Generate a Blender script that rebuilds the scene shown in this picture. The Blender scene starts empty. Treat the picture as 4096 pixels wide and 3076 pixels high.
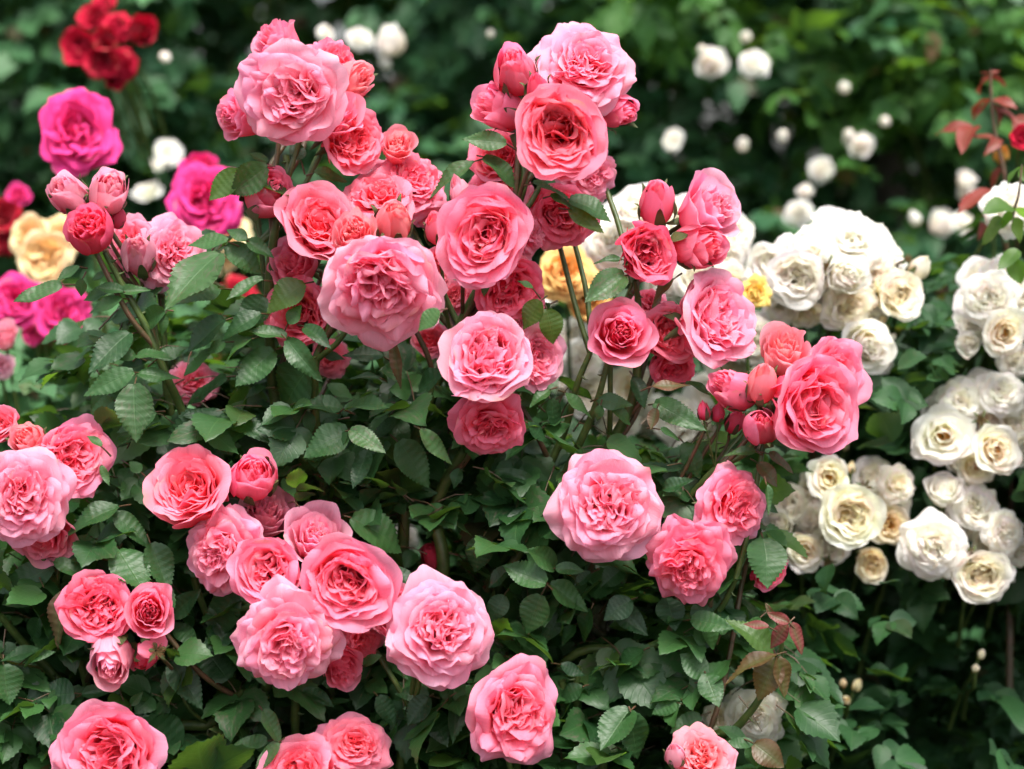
import bpy, math, random
import numpy as np
from mathutils import Vector, Matrix, Quaternion

SC = bpy.context.scene
COL = SC.collection
TAU = math.tau

# ------------------------------------------------------------------ meshes
def new_mesh(name, V, F, mat=None, col=None, luv=None, smooth=True):
    me = bpy.data.meshes.new(name)
    V = np.asarray(V, dtype=np.float32).reshape(-1, 3)
    F = np.asarray(F, dtype=np.int32)
    n, k = F.shape
    me.vertices.add(len(V)); me.vertices.foreach_set('co', V.ravel())
    me.loops.add(n*k); me.loops.foreach_set('vertex_index', F.ravel())
    me.polygons.add(n); me.polygons.foreach_set('loop_start', np.arange(0, n*k, k, dtype=np.int32))
    if col is not None:
        a = me.attributes.new('pigment', 'FLOAT_COLOR', 'POINT')
        c = np.ones((len(V), 4), dtype=np.float32); c[:, :3] = np.asarray(col).reshape(-1, 3)
        a.data.foreach_set('color', c.ravel())
    if luv is not None:
        a = me.attributes.new('leafuv', 'FLOAT_VECTOR', 'POINT')
        a.data.foreach_set('vector', np.asarray(luv, dtype=np.float32).ravel())
    me.update(calc_edges=True)
    if smooth: me.shade_smooth()
    if mat: me.materials.append(mat)
    return me

def obj(name, me, parent=None):
    o = bpy.data.objects.new(name, me); COL.objects.link(o)
    if parent is not None: o.parent = parent
    return o

def tag(o, label=None, cat=None, group=None, kind=None):
    if label: o['label'] = label
    if cat: o['category'] = cat
    if group: o['group'] = group
    if kind: o['kind'] = kind
    return o

def empty(name, M, label, cat, group=None):
    o = bpy.data.objects.new(name, None); COL.objects.link(o)
    o.empty_display_size = .02
    o.matrix_world = M
    return tag(o, label, cat, group)

def grid_faces(nu, nv, off=0):
    i = np.arange(nv-1)[:, None]*nu + np.arange(nu-1)[None, :]
    return (np.stack([i, i+1, i+1+nu, i+nu], -1).reshape(-1, 4) + off)

def rotm(M):  # 3x3 numpy from mathutils
    return np.array([[M[r][c] for c in range(3)] for r in range(3)])

# tapered tube through points (world coords)
def tube(P, R, sides=7):
    P = np.asarray(P, float); n = len(P)
    R = np.asarray(R, float)*np.ones(n)
    T = np.gradient(P, axis=0); T /= np.linalg.norm(T, axis=1)[:, None]+1e-9
    ref = np.array([0.31, .87, .38]); V = []
    for p, t, r in zip(P, T, R):
        a = np.cross(t, ref); a /= np.linalg.norm(a)+1e-9
        b = np.cross(t, a)
        ang = np.arange(sides)*TAU/sides
        V.append(p + r*(np.cos(ang)[:, None]*a + np.sin(ang)[:, None]*b))
    V = np.concatenate(V)
    F = []
    for i in range(n-1):
        for j in range(sides):
            k = (j+1) % sides
            F.append((i*sides+j, i*sides+k, (i+1)*sides+k, (i+1)*sides+j))
    return V, np.array(F)

def smooth_path(P, n=14):      # Catmull-Rom
    P = [np.asarray(p, float) for p in P]
    P = [2*P[0]-P[1]] + P + [2*P[-1]-P[-2]]
    out = []; segs = len(P)-3
    for i in range(segs):
        p0, p1, p2, p3 = P[i:i+4]
        m = max(2, n//segs)
        for t in np.linspace(0, 1, m, endpoint=False):
            out.append(.5*((2*p1)+(-p0+p2)*t+(2*p0-5*p1+4*p2-p3)*t*t+(-p0+3*p1-3*p2+p3)*t**3))
    out.append(P[-2]); return np.array(out)

class Pile:                   # gathers many pieces into one mesh
    def __init__(s): s.V=[]; s.F=[]; s.C=[]; s.U=[]; s.n=0
    def add(s, V, F, C=None, U=None):
        s.V.append(V); s.F.append(np.asarray(F)+s.n); s.n += len(V)
        if C is not None: s.C.append(C)
        if U is not None: s.U.append(U)
    def mesh(s, name, mat):
        return new_mesh(name, np.concatenate(s.V), np.concatenate(s.F), mat,
                        np.concatenate(s.C) if s.C else None, np.concatenate(s.U) if s.U else None)

# ------------------------------------------------------------------ materials
def nt(name):
    m = bpy.data.materials.new(name); m.use_nodes = True
    t = m.node_tree; t.nodes.clear()
    return m, t.nodes, t.links

def math_node(N, L, op, a, b=None, clamp=False):
    n = N.new('ShaderNodeMath'); n.operation = op; n.use_clamp = clamp
    for i, x in enumerate((a, b)):
        if x is None: continue
        if isinstance(x, (int, float)): n.inputs[i].default_value = x
        else: L.new(x, n.inputs[i])
    return n.outputs[0]

def petal_material(name, back_tint, transl=.32, rough=.66, spec=.25, trans_gain=(1, .82, .8), bump=.25, edge=.12, fleck=(.45,.12,.16)):
    m, N, L = nt(name)
    out = N.new('ShaderNodeOutputMaterial')
    at = N.new('ShaderNodeAttribute'); at.attribute_name = 'pigment'
    uv = N.new('ShaderNodeAttribute'); uv.attribute_name = 'leafuv'
    geo = N.new('ShaderNodeNewGeometry')
    tc = N.new('ShaderNodeTexCoord')
    # paler outside of the petal
    mx = N.new('ShaderNodeMix'); mx.data_type = 'RGBA'; mx.blend_type = 'MIX'
    L.new(math_node(N, L, 'MULTIPLY', geo.outputs['Backfacing'], .38), mx.inputs[0])
    L.new(at.outputs['Color'], mx.inputs[6]); mx.inputs[7].default_value = (*back_tint, 1)
    # fine veins fanning from the base, faint mottling
    mp = N.new('ShaderNodeMapping'); mp.inputs['Scale'].default_value = (9, 1.1, 4)
    L.new(uv.outputs['Vector'], mp.inputs['Vector'])
    ns = N.new('ShaderNodeTexNoise'); ns.inputs['Scale'].default_value = 3.2; ns.inputs['Detail'].default_value = 3
    L.new(mp.outputs[0], ns.inputs['Vector'])
    n2 = N.new('ShaderNodeTexNoise'); n2.inputs['Scale'].default_value = 55; n2.inputs['Detail'].default_value = 2
    L.new(tc.outputs['Object'], n2.inputs['Vector'])
    rmp = N.new('ShaderNodeMapRange'); rmp.inputs[1].default_value=.3; rmp.inputs[2].default_value=.7
    rmp.inputs[3].default_value=.90; rmp.inputs[4].default_value=1.07
    L.new(ns.outputs['Fac'], rmp.inputs[0])
    m2 = N.new('ShaderNodeMix'); m2.data_type='RGBA'; m2.blend_type='MULTIPLY'; m2.inputs[0].default_value = 1
    L.new(mx.outputs[2], m2.inputs[6]); L.new(rmp.outputs[0], m2.inputs[7])
    # small dark flecks on some petals
    n3 = N.new('ShaderNodeTexNoise'); n3.inputs['Scale'].default_value = 180; n3.inputs['Detail'].default_value = 1
    L.new(tc.outputs['Object'], n3.inputs['Vector'])
    fl = math_node(N, L, 'MULTIPLY', math_node(N, L, 'GREATER_THAN', n3.outputs['Fac'], .79), .3)
    m3 = N.new('ShaderNodeMix'); m3.data_type='RGBA'
    L.new(fl, m3.inputs[0]); L.new(m2.outputs[2], m3.inputs[6]); m3.inputs[7].default_value = (*fleck, 1)
    bp = N.new('ShaderNodeBump'); bp.inputs['Strength'].default_value = bump; bp.inputs['Distance'].default_value = .0012
    L.new(math_node(N, L, 'ADD', ns.outputs['Fac'], math_node(N, L, 'MULTIPLY', n2.outputs['Fac'], 1.2)), bp.inputs['Height'])
    pb = N.new('ShaderNodeBsdfPrincipled'); pb.inputs['Roughness'].default_value = rough
    pb.inputs['Specular IOR Level'].default_value = spec
    pb.inputs['Sheen Weight'].default_value = .04; pb.inputs['Sheen Roughness'].default_value = .4
    L.new(m3.outputs[2], pb.inputs['Base Color']); L.new(bp.outputs[0], pb.inputs['Normal'])
    tr = N.new('ShaderNodeBsdfTranslucent')
    tg = N.new('ShaderNodeMix'); tg.data_type='RGBA'; tg.blend_type='MULTIPLY'; tg.inputs[0].default_value=1
    L.new(at.outputs['Color'], tg.inputs[6]); tg.inputs[7].default_value=(*trans_gain, 1)
    L.new(tg.outputs[2], tr.inputs['Color']); L.new(bp.outputs[0], tr.inputs['Normal'])
    ms = N.new('ShaderNodeMixShader'); ms.inputs[0].default_value = transl
    L.new(pb.outputs[0], ms.inputs[1]); L.new(tr.outputs[0], ms.inputs[2]); L.new(ms.outputs[0], out.inputs['Surface'])
    return m

def leaf_material(name, dark, light, vein, transl=.22, rough=.42, spec=.5, red=(.16,.03,.03), tcol=(.16,.34,.03)):
    """pigment.r = random mix dark/light, .g = redness at the margin, .b = blotches; leafuv = across, along, seed"""
    m, N, L = nt(name)
    out = N.new('ShaderNodeOutputMaterial')
    at = N.new('ShaderNodeAttribute'); at.attribute_name = 'pigment'
    sep = N.new('ShaderNodeSeparateColor'); L.new(at.outputs['Color'], sep.inputs[0])
    uv = N.new('ShaderNodeAttribute'); uv.attribute_name = 'leafuv'
    sx = N.new('ShaderNodeSeparateXYZ'); L.new(uv.outputs['Vector'], sx.inputs[0])
    au = math_node(N, L, 'ABSOLUTE', sx.outputs[0])
    # lateral veins
    ph = math_node(N, L, 'MULTIPLY', math_node(N, L, 'SUBTRACT', sx.outputs[1], math_node(N, L, 'MULTIPLY', au, .30)), 8.0)
    fr = math_node(N, L, 'ABSOLUTE', math_node(N, L, 'SUBTRACT', math_node(N, L, 'FRACT', ph), .5))
    lat = math_node(N, L, 'SUBTRACT', 1.0, math_node(N, L, 'MULTIPLY', fr, 8.0), True)
    mid = math_node(N, L, 'SUBTRACT', 1.0, math_node(N, L, 'MULTIPLY', au, 16.0), True)
    vn = math_node(N, L, 'MAXIMUM', math_node(N, L, 'MULTIPLY', lat, .45), mid)
    mx = N.new('ShaderNodeMix'); mx.data_type='RGBA'
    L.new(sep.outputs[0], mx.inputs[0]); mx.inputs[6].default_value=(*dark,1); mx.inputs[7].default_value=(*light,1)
    # mottling / mildew-like blotches
    ns = N.new('ShaderNodeTexNoise'); ns.inputs['Scale'].default_value=5.5; ns.inputs['Detail'].default_value=4
    L.new(uv.outputs['Vector'], ns.inputs['Vector'])
    bl = N.new('ShaderNodeMapRange'); bl.inputs[1].default_value=.52; bl.inputs[2].default_value=.72
    L.new(ns.outputs['Fac'], bl.inputs[0])
    m1 = N.new('ShaderNodeMix'); m1.data_type='RGBA'
    L.new(math_node(N, L, 'MULTIPLY', bl.outputs[0], sep.outputs[2]), m1.inputs[0])
    L.new(mx.outputs[2], m1.inputs[6]); m1.inputs[7].default_value=(.085,.075,.05,1)
    # red margin
    rd = math_node(N, L, 'MULTIPLY', sep.outputs[1], math_node(N, L, 'ADD', .55, math_node(N, L, 'MULTIPLY', au, .6)), True)
    m2 = N.new('ShaderNodeMix'); m2.data_type='RGBA'
    L.new(rd, m2.inputs[0]); L.new(m1.outputs[2], m2.inputs[6]); m2.inputs[7].default_value=(*red,1)
    m3 = N.new('ShaderNodeMix'); m3.data_type='RGBA'
    L.new(math_node(N, L, 'MULTIPLY', vn, .36), m3.inputs[0]); L.new(m2.outputs[2], m3.inputs[6]); m3.inputs[7].default_value=(*vein,1)
    bp = N.new('ShaderNodeBump'); bp.inputs['Strength'].default_value=.2; bp.inputs['Distance'].default_value=.0015
    L.new(math_node(N, L, 'SUBTRACT', math_node(N, L, 'MULTIPLY', ns.outputs['Fac'], .5), vn), bp.inputs['Height'])
    pb = N.new('ShaderNodeBsdfPrincipled')
    rr = N.new('ShaderNodeMapRange'); rr.inputs[3].default_value=rough-.1; rr.inputs[4].default_value=rough+.14
    L.new(ns.outputs['Fac'], rr.inputs[0]); L.new(rr.outputs[0], pb.inputs['Roughness'])
    pb.inputs['Specular IOR Level'].default_value=spec
    L.new(m3.outputs[2], pb.inputs['Base Color']); L.new(bp.outputs[0], pb.inputs['Normal'])
    tr = N.new('ShaderNodeBsdfTranslucent')
    tm = N.new('ShaderNodeMix'); tm.data_type='RGBA'; L.new(sep.outputs[1], tm.inputs[0])
    tm.inputs[6].default_value=(*tcol,1); tm.inputs[7].default_value=(.35,.05,.03,1)
    L.new(tm.outputs[2], tr.inputs['Color']); L.new(bp.outputs[0], tr.inputs['Normal'])
    ms = N.new('ShaderNodeMixShader'); ms.inputs[0].default_value=transl
    L.new(pb.outputs[0], ms.inputs[1]); L.new(tr.outputs[0], ms.inputs[2]); L.new(ms.outputs[0], out.inputs['Surface'])
    return m

def bark_material(name, a, b, rough=.5, scale=60):
    m, N, L = nt(name)
    out = N.new('ShaderNodeOutputMaterial')
    tc = N.new('ShaderNodeTexCoord')
    ns = N.new('ShaderNodeTexNoise'); ns.inputs['Scale'].default_value=scale; ns.inputs['Detail'].default_value=5
    L.new(tc.outputs['Object'], ns.inputs['Vector'])
    rp = N.new('ShaderNodeValToRGB'); rp.color_ramp.elements[0].position=.35; rp.color_ramp.elements[1].position=.68
    rp.color_ramp.elements[0].color=(*a,1); rp.color_ramp.elements[1].color=(*b,1)
    L.new(ns.outputs['Fac'], rp.inputs[0])
    pb = N.new('ShaderNodeBsdfPrincipled'); pb.inputs['Roughness'].default_value=rough
    L.new(rp.outputs[0], pb.inputs['Base Color'])
    bp = N.new('ShaderNodeBump'); bp.inputs['Strength'].default_value=.4; bp.inputs['Distance'].default_value=.002
    L.new(ns.outputs['Fac'], bp.inputs['Height']); L.new(bp.outputs[0], pb.inputs['Normal'])
    L.new(pb.outputs[0], out.inputs['Surface'])
    return m

# ------------------------------------------------------------------ petals
def lerp(a, b, t): return a+(b-a)*t
def sstep(a, b, x):
    t = np.clip((x-a)/(b-a), 0, 1); return t*t*(3-2*t)

def petal(rg, phi, L, W, rho, al, r0=.08, z0=0., cx=0., cy=0., side=.06, ruf=.05, e=.22, tip=0., nu=11, nv=11, lean=0., edge=.03, fold=0., wrap=0., f=1.):
    """one petal: profile angles al at 0,.35,.75,1 of its length, cross-section an arc of radius rho"""
    u = np.linspace(-1, 1, nu)[None, :]*np.ones((nv, 1))
    v = (np.linspace(0, 1, nv)**.85)[:, None]*np.ones((1, nu))
    fv = np.linspace(0, 1, 40)
    a = np.radians(np.interp(fv, [0, .32, .72, .9, 1], [al[0], al[1], al[2], lerp(al[2], al[3], .55), al[3]]))
    r = r0 + np.concatenate([[0], np.cumsum(np.cos(a[1:]))])*L/39
    z = z0 + np.concatenate([[0], np.cumsum(np.sin(a[1:]))])*L/39
    p1, p2, p3, p4 = rg.random(4)*TAU
    rim = 1 - e*np.abs(u)**2.3 + edge*np.sin(3.1*u*2+p1) + edge*.6*np.sin(7*u+p2) + edge*.45*np.sin(13*u+p4) + tip*np.exp(-(u/.22)**2)
    r = np.maximum(r, .03)
    vv = np.clip(v*rim, 0, 1.08)
    rr = np.interp(vv, fv, r); zz = np.interp(vv, fv, z); aa = np.interp(vv, fv, a)
    w = W*(.2+.8*np.sin(np.pi/2*np.clip(vv/.6, 0, 1)))*np.sqrt(1-.62*np.clip((vv-.55)/.5, 0, 1)**2.2)
    th = np.clip(u*w/rho, -2.7, 2.7)
    rad = rr - rho + rho*np.cos(th); tan = rho*np.sin(th)
    amp = ruf*vv**1.6
    dn = amp*(.6*np.sin(3.4*u+p1)+.45*np.sin(6.3*u+p3+1.5*vv)+.35*np.sin(2.2*u+4*vv+p4))
    q1, q2, q3 = rg.random(3)*TAU
    dn = dn + amp*.13*(np.sin(9.5*u+q1+3*vv)*.6+np.sin(13*u+q2-2*vv)*.5+np.sin(5*u+7*vv+q3)*.6)
    dn = dn + side*np.abs(u)**3*vv**1.4 - fold*(1-np.abs(u))*vv
    rad = rad + dn*np.sin(aa); zz = zz - dn*np.cos(aa)
    tan = tan + lean*vv**2
    if wrap:      # petal wrapped round the axis, one margin under and one over its neighbours
        q = u*wrap*w/W
        rad = np.maximum(rr*f*(1+.055*u) + dn*np.sin(aa), .01); tan = 0*rad
        phi = phi + q
        return np.stack([rad*np.cos(phi), rad*np.sin(phi), zz], -1).reshape(-1, 3), u.ravel(), np.clip(v, 0, 1).ravel(), nu, nv
    c, s = math.cos(phi), math.sin(phi)
    x = rad*c - tan*s + cx; y = rad*s + tan*c + cy
    return np.stack([x, y, zz], -1).reshape(-1, 3), u.ravel(), np.clip(v, 0, 1).ravel(), nu, nv

def rings(rg, spec, K, counts, cfg):
    """concentric rings of petals between an outer and an inner description"""
    out = []; ph = rg.random()*TAU
    for k in range(K):
        s = k/max(1, K-1); n = counts[k]
        for i in range(n):
            j = lambda q: (rg.random()-.5)*2*q
            phi = ph + TAU*i/n + j(.16)
            al = [lerp(a, b, s)+j(cfg.get('ja', 7)) for a, b in zip(spec[0], spec[1])]
            al[3] += j(cfg.get('jr', 16))
            out.append(dict(phi=phi, L=lerp(*cfg['L'], s)*(1+j(.07)), W=lerp(*cfg['W'], s)*(1+j(.14)),
                            rho=lerp(*cfg['rho'], s)*(1+j(.12)), al=al, r0=lerp(*cfg.get('r0', (.1, .04)), s),
                            z0=lerp(*cfg.get('z0', (0, .1)), s), side=lerp(*cfg.get('side', (.1, .03)), s)*(1+j(.6)),
                            ruf=lerp(*cfg.get('ruf', (.05, .05)), s)*(1+j(.5)), e=.2+j(.07), tip=cfg.get('tip', 0)*(.4+rg.random()),
                            lean=j(cfg.get('lean', .1)), edge=cfg.get('edge', .03), ring=k, s=s))
        ph += math.pi/n*(1+(rg.random()-.5)*.5)
    return out

def heart_random(rg, n, rad, z0, L, W, rho, a=(72, 100), ruf=.07, curl=35):
    out = []
    for i in range(n):
        q = math.sqrt((i+.5)/n); d = rad*q
        th = i*2.39996 + (rg.random()-.5)*.6
        cx, cy = d*math.cos(th), d*math.sin(th)
        phi = th + (rg.random()-.5)*2.4
        up = lerp(a[1], a[0], q)
        out.append(dict(phi=phi, L=lerp(*L, 1-q)*(.8+.4*rg.random()), W=lerp(*W, rg.random()), rho=lerp(*rho, rg.random()),
                        al=[up-25, up, up+5+(rg.random()-.5)*30, up-curl*rg.random()], r0=0, z0=z0+(1-q)*.05, cx=cx*.72, cy=cy*.72,
                        side=.02+.05*rg.random(), ruf=ruf*(.5+rg.random()), e=.25, tip=0, lean=(rg.random()-.5)*.2, ring=99, s=1))
    return out

def heart_clumps(rg, nq, per, rad, z0, L, W=.3, ruf=.07, mess=.3):
    out = []; ph = rg.random()*TAU
    for q in range(nq):
        a = ph+TAU*q/nq+(rg.random()-.5)*.7; d = rad*(.3+.5*rg.random()); sg = 1 if rg.random() < .5 else -1
        kind = rg.random(); c0 = np.array((math.cos(a), math.sin(a))); t0 = np.array((-c0[1], c0[0]))
        for k in range(per):
            f = (k-(per-1)/2)/per
            if kind < .6:     # pages of folded petals standing side by side
                c = c0*d*(1-.35*abs(f)) + t0*f*rad*.95; phi = a+sg*math.pi/2+f*1.2+(rg.random()-.5)*mess*2; rho = .22+.25*rg.random()
            else:             # cupped one inside the other
                c = c0*d*(.95-.5*(f+.5)); phi = a+(rg.random()-.5)*mess*2; rho = .12+.3*(.5-f)
            up = 86+(rg.random()-.5)*22
            out.append(dict(phi=phi, L=L*(.82+.36*rg.random()), W=W*(.75+.6*rg.random()), rho=rho, al=[up-14, up, up+(rg.random()-.5)*24, up-20-75*rg.random()],
                            r0=0, z0=z0, cx=c[0], cy=c[1], side=.02+.07*rg.random(), ruf=ruf*(.6+.9*rg.random()), e=.24, tip=.05*rg.random(), lean=(rg.random()-.5)*.3, edge=.05, ring=99, s=1))
    return out

def heart_quarter(rg, nq, per, rad, z0, L):
    out = []; ph = rg.random()*TAU
    for q in range(nq):
        a = ph+TAU*q/nq+(rg.random()-.5)*.3
        for k in range(per):
            f = (k+.5)/per
            d = rad*(.95-.62*f)
            out.append(dict(phi=a+(rg.random()-.5)*.35, L=L*(1-.18*f)*(.9+.2*rg.random()), W=.34-.12*f, rho=.2*(1.12-f)+.05,
                            al=[70, 84, 92+8*f, 60+35*rg.random()], r0=0, z0=z0, cx=d*math.cos(a), cy=d*math.sin(a),
                            side=.05, ruf=.05*(.6+rg.random()), e=.22, tip=0, lean=(rg.random()-.5)*.14, ring=99, s=1))
        for sgn in (-1, 1):    # petals that stand along the fold between two quarters
            b = a+sgn*math.pi/nq*.8
            out.append(dict(phi=b+sgn*1.35, L=L*.95, W=.3, rho=.4, al=[70, 86, 90, 60], r0=0, z0=z0, cx=rad*.4*math.cos(b), cy=rad*.4*math.sin(b),
                            side=.04, ruf=.06, e=.22, tip=0, lean=0, ring=99, s=1))
    out += heart_random(rg, 4, .1, z0+.1, (L*.7, L*.8), (.1, .2), (.1, .2))
    return out

def heart_spiral(rg, n, r, z0, L):
    out = []
    for i in range(n):
        f = i/n; a = i*2.3+rg.random()*.5
        out.append(dict(phi=a, L=L*(1-.06*f)*(.96+.08*rg.random()), W=.62*r*(1.25-f)+.1, rho=r*(1-.85*f)+.04, al=[75, 90, 93+6*(1-f), 75+20*rg.random()],
                        r0=r*(1-.92*f)*.9, z0=z0, side=.015, ruf=.02, e=.2, tip=.03*rg.random(), lean=.03, ring=99, s=1))
    return out

def nest(rg, counts, spec, L, wrap, fmin, ruf):
    out = []; K = len(counts); ph = rg.random()*TAU
    for k, n in enumerate(counts):
        s = k/(K-1)
        j = lambda q: (rg.random()-.5)*2*q
        for i in range(n):
            A, B = (spec[0], spec[1]) if s < .35 else (spec[1], spec[2])
            t = s/.35 if s < .35 else (s-.35)/.65
            al = [lerp(a, b, t)+j(2.5) for a, b in zip(A, B)]; al[3] += j(12 if k else 18)
            out.append(dict(phi=ph+TAU*i/n+j(.2), L=L*(1-.02*s-(.16 if k == 0 else .07 if k == 1 else 0)*rg.random()*(wrap > .9))*(1+j(.04)), W=.8, rho=.6, al=al, r0=.12, z0=.02*s,
                            side=.03*(1-s), ruf=ruf*(1+j(.5)), e=.16+j(.04), tip=.07*(1-s)*rg.random(), lean=0, edge=.014,
                            wrap=wrap*(1+.25*s)*(1+j(.12)), f=lerp(1, fmin, s**.85)*(1+j(.025)), ring=k, s=s))
        ph += 1.9+j(.3)
    return out

def rose_spec(kind, rg, o=.5):
    o_ = o-.5
    if kind == 'cup':
        P = rings(rg, ([22-10*o_, 60-26*o_, 70-40*o_, 6-60*o_], [50, 80, 94, 66]), 5, (6, 7, 8, 9, 9),
                  dict(L=(1.28, .96), W=(.78, .48), rho=(.95, .5), ruf=(.07, .08), side=(.1, .06), tip=.05, jr=26, r0=(.1, .16), edge=.028))
        P += heart_clumps(rg, 5, 5, .48, .34, .6, W=.38) + heart_random(rg, 6, .24, .38, (.5, .58), (.24, .38), (.18, .34), ruf=.09)
    elif kind == 'open':
        P = rings(rg, ([4, 24-24*o_, 8-30*o_, -48], [48, 76, 84, 20]), 6, (6, 7, 8, 9, 9, 9),
                  dict(L=(1.12, .84), W=(.68, .42), rho=(1.1, .5), ruf=(.09, .08), side=(.12, .08), tip=.07, ja=10, jr=28, z0=(0, .1), r0=(.1, .14), edge=.032))
        P += heart_clumps(rg, 5, 5, .46, .33, .56, W=.38, ruf=.075, mess=.45) + heart_random(rg, 6, .34, .3, (.48, .58), (.2, .36), (.12, .3), a=(60, 96), ruf=.12)
    elif kind == 'ruffle':
        P = rings(rg, ([2, 20-20*o_, 6, -46], [56, 78, 84, 24]), 7, (6, 8, 8, 9, 9, 9, 9),
                  dict(L=(1.1, .76), W=(.58, .36), rho=(.95, .42), ruf=(.075, .085), side=(.14, .09), tip=.08, ja=10, jr=30, z0=(-.06, .14), lean=.18, edge=.032, r0=(.1, .1)))
        P += heart_clumps(rg, 5, 5, .42, .32, .54, W=.34, ruf=.08, mess=.5) + heart_random(rg, 8, .28, .3, (.44, .54), (.18, .3), (.1, .26), a=(66, 96), ruf=.1)
    elif kind == 'rosette':
        P = rings(rg, ([14, 52-24*o_, 60-40*o_, -14-30*o_], [50, 78, 92, 60]), 5, (6, 7, 8, 9, 10),
                  dict(L=(1.2, .9), W=(.72, .44), rho=(.9, .5), ruf=(.07, .08), side=(.12, .07), tip=.05, jr=24, r0=(.1, .2), edge=.028))
        P += heart_clumps(rg, 5, 6, .56, .33, .6, W=.36, mess=.25) + heart_random(rg, 7, .2, .3, (.5, .6), (.16, .3), (.1, .24), ruf=.09)
    elif kind == 'half':
        P = nest(rg, (5, 5, 6, 6, 5, 5, 4, 4, 3), ([22, 66-16*o_, 86-30*o_, 50-90*o_], [34, 78, 97, 80], [50, 86, 100, 86]), 1.3, .95, .12, .05)
    elif kind == 'bud':
        P = nest(rg, (5, 5, 4, 4, 4, 4, 3), ([16, 72-8*o_, 104-16*o_, 92-90*o_], [22, 76, 110, 104], [44, 84, 108, 96]), 1.36, .95, .12, .02)
    elif kind == 'tight':
        P = nest(rg, (4, 4, 4, 3, 3), ([16, 74, 112, 118], [20, 78, 114, 116], [38, 82, 110, 104]), 1.42, 1.05, .16, .01)
    elif kind == 'stamen':      # semi-double, boss of stamens showing
        P = rings(rg, ([10, 46-26*o_, 52-40*o_, -8], [34, 74, 96, 92]), 4, (6, 7, 7, 6),
                  dict(L=(1.16, .82), W=(.68, .46), rho=(.85, .45), ruf=(.06, .07), side=(.1, .05), tip=.03))
        P += heart_random(rg, 5, .36, .16, (.36, .42), (.15, .3), (.14, .3), ruf=.08)
    elif kind == 'loose':       # big loose bloom with broad waved petals
        P = rings(rg, ([10, 44-30*o_, 30-40*o_, -40], [48, 76, 80, 24]), 5, (5, 6, 7, 8, 8),
                  dict(L=(1.22, .92), W=(.78, .46), rho=(1.1, .5), ruf=(.11, .1), side=(.16, .1), tip=.1, ja=12, jr=30, lean=.25, r0=(.1, .14), edge=.035))
        P += heart_clumps(rg, 5, 5, .5, .32, .6, W=.42, ruf=.09, mess=.55) + heart_random(rg, 8, .4, .24, (.5, .62), (.22, .38), (.16, .34), a=(56, 92), ruf=.14)
    return P

def tint(base, rim, u, v, rg, vary=.06, rimw=.55):
    base = np.array(base); rim = np.array(rim)
    b = sstep(.12, .92, v)[:, None]
    c = base*(1-b)+rim*b
    if rg.random() < .3:
        m = (sstep(.86, 1, v)*sstep(.2, .9, .5+.5*np.sin(u*5+rg.random()*6)))[:, None]*(.35+.55*rg.random())
        c = c*(1-m)+np.array((.78, .42, .3) if rg.random() < .35 else np.minimum(rim*1.25+.06, .95))*m
    k = 1+(rg.random(3)-.5)*2*vary*np.array([.35, 1, 1])
    return np.clip(c*k, .002, .98)

def build_rose(kind, seed, pal, o=.5, res=11, squash=(1, 1)):
    """returns (outer petals [(V,F,C,U)], heart (V,F,C,U), calyx height) scaled to unit radius"""
    rg = np.random.default_rng(seed)
    P = rose_spec(kind, rg, o)
    outer, heart = [], Pile()
    allV = []; tmp = []
    ph = rg.random(6)*TAU; el = rg.normal(1, .03); sh = rg.normal(0, .09, 2); hx, hy = rg.normal(0, .05, 2)
    for p in P:
        if p['ring'] == 99 and kind not in ('half', 'bud', 'tight'): p['cx'] = p.get('cx', 0)+hx; p['cy'] = p.get('cy', 0)+hy
        p = dict(p); ring = p.pop('ring'); s = p.pop('s')
        n = res if ring < 3 or kind in ('bud', 'tight') else max(7, res-3)
        V, u, v, nu, nv = petal(rg, nu=n, nv=n, **p)
        # overall unevenness of the bloom
        V = V + .035*np.stack([np.sin(V[:, 1]*3.1+ph[0]+V[:, 2]*2), np.sin(V[:, 0]*2.9+ph[1]+V[:, 2]*2.3), np.sin(V[:, 0]*2.3+ph[2])*np.cos(V[:, 1]*2.7+ph[3])], -1)
        V = np.stack([V[:, 0]*el, V[:, 1]/el, V[:, 2]*(1+sh[0]*V[:, 0]+sh[1]*V[:, 1])], -1)     # no bloom is quite symmetrical
        base, rim = (pal[0], pal[1]) if ring < 99 else (pal[2], pal[3])
        if ring < 99:
            base = lerp(np.array(pal[0]), np.array(pal[2]), s*.7); rim = lerp(np.array(pal[1]), np.array(pal[3]), s*.7)
        C = tint(base, rim, u, v, rg)
        U = np.stack([u, v, np.full_like(u, rg.random()*50)], -1)
        tmp.append((ring, V, grid_faces(nu, nv), C, U)); allV.append(V)
    A = np.concatenate(allV)
    R = np.quantile(np.hypot(A[:, 0], A[:, 1]), .985)
    for ring, V, F, C, U in tmp:
        V = V/R
        if ring == 0 or (ring == 1 and kind not in ('tight', 'bud')): outer.append((V, F, C, U))
        else: heart.add(V, F, C, U)
    return outer, heart, 1/R, float(A[:, 2].max()/R)
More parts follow.
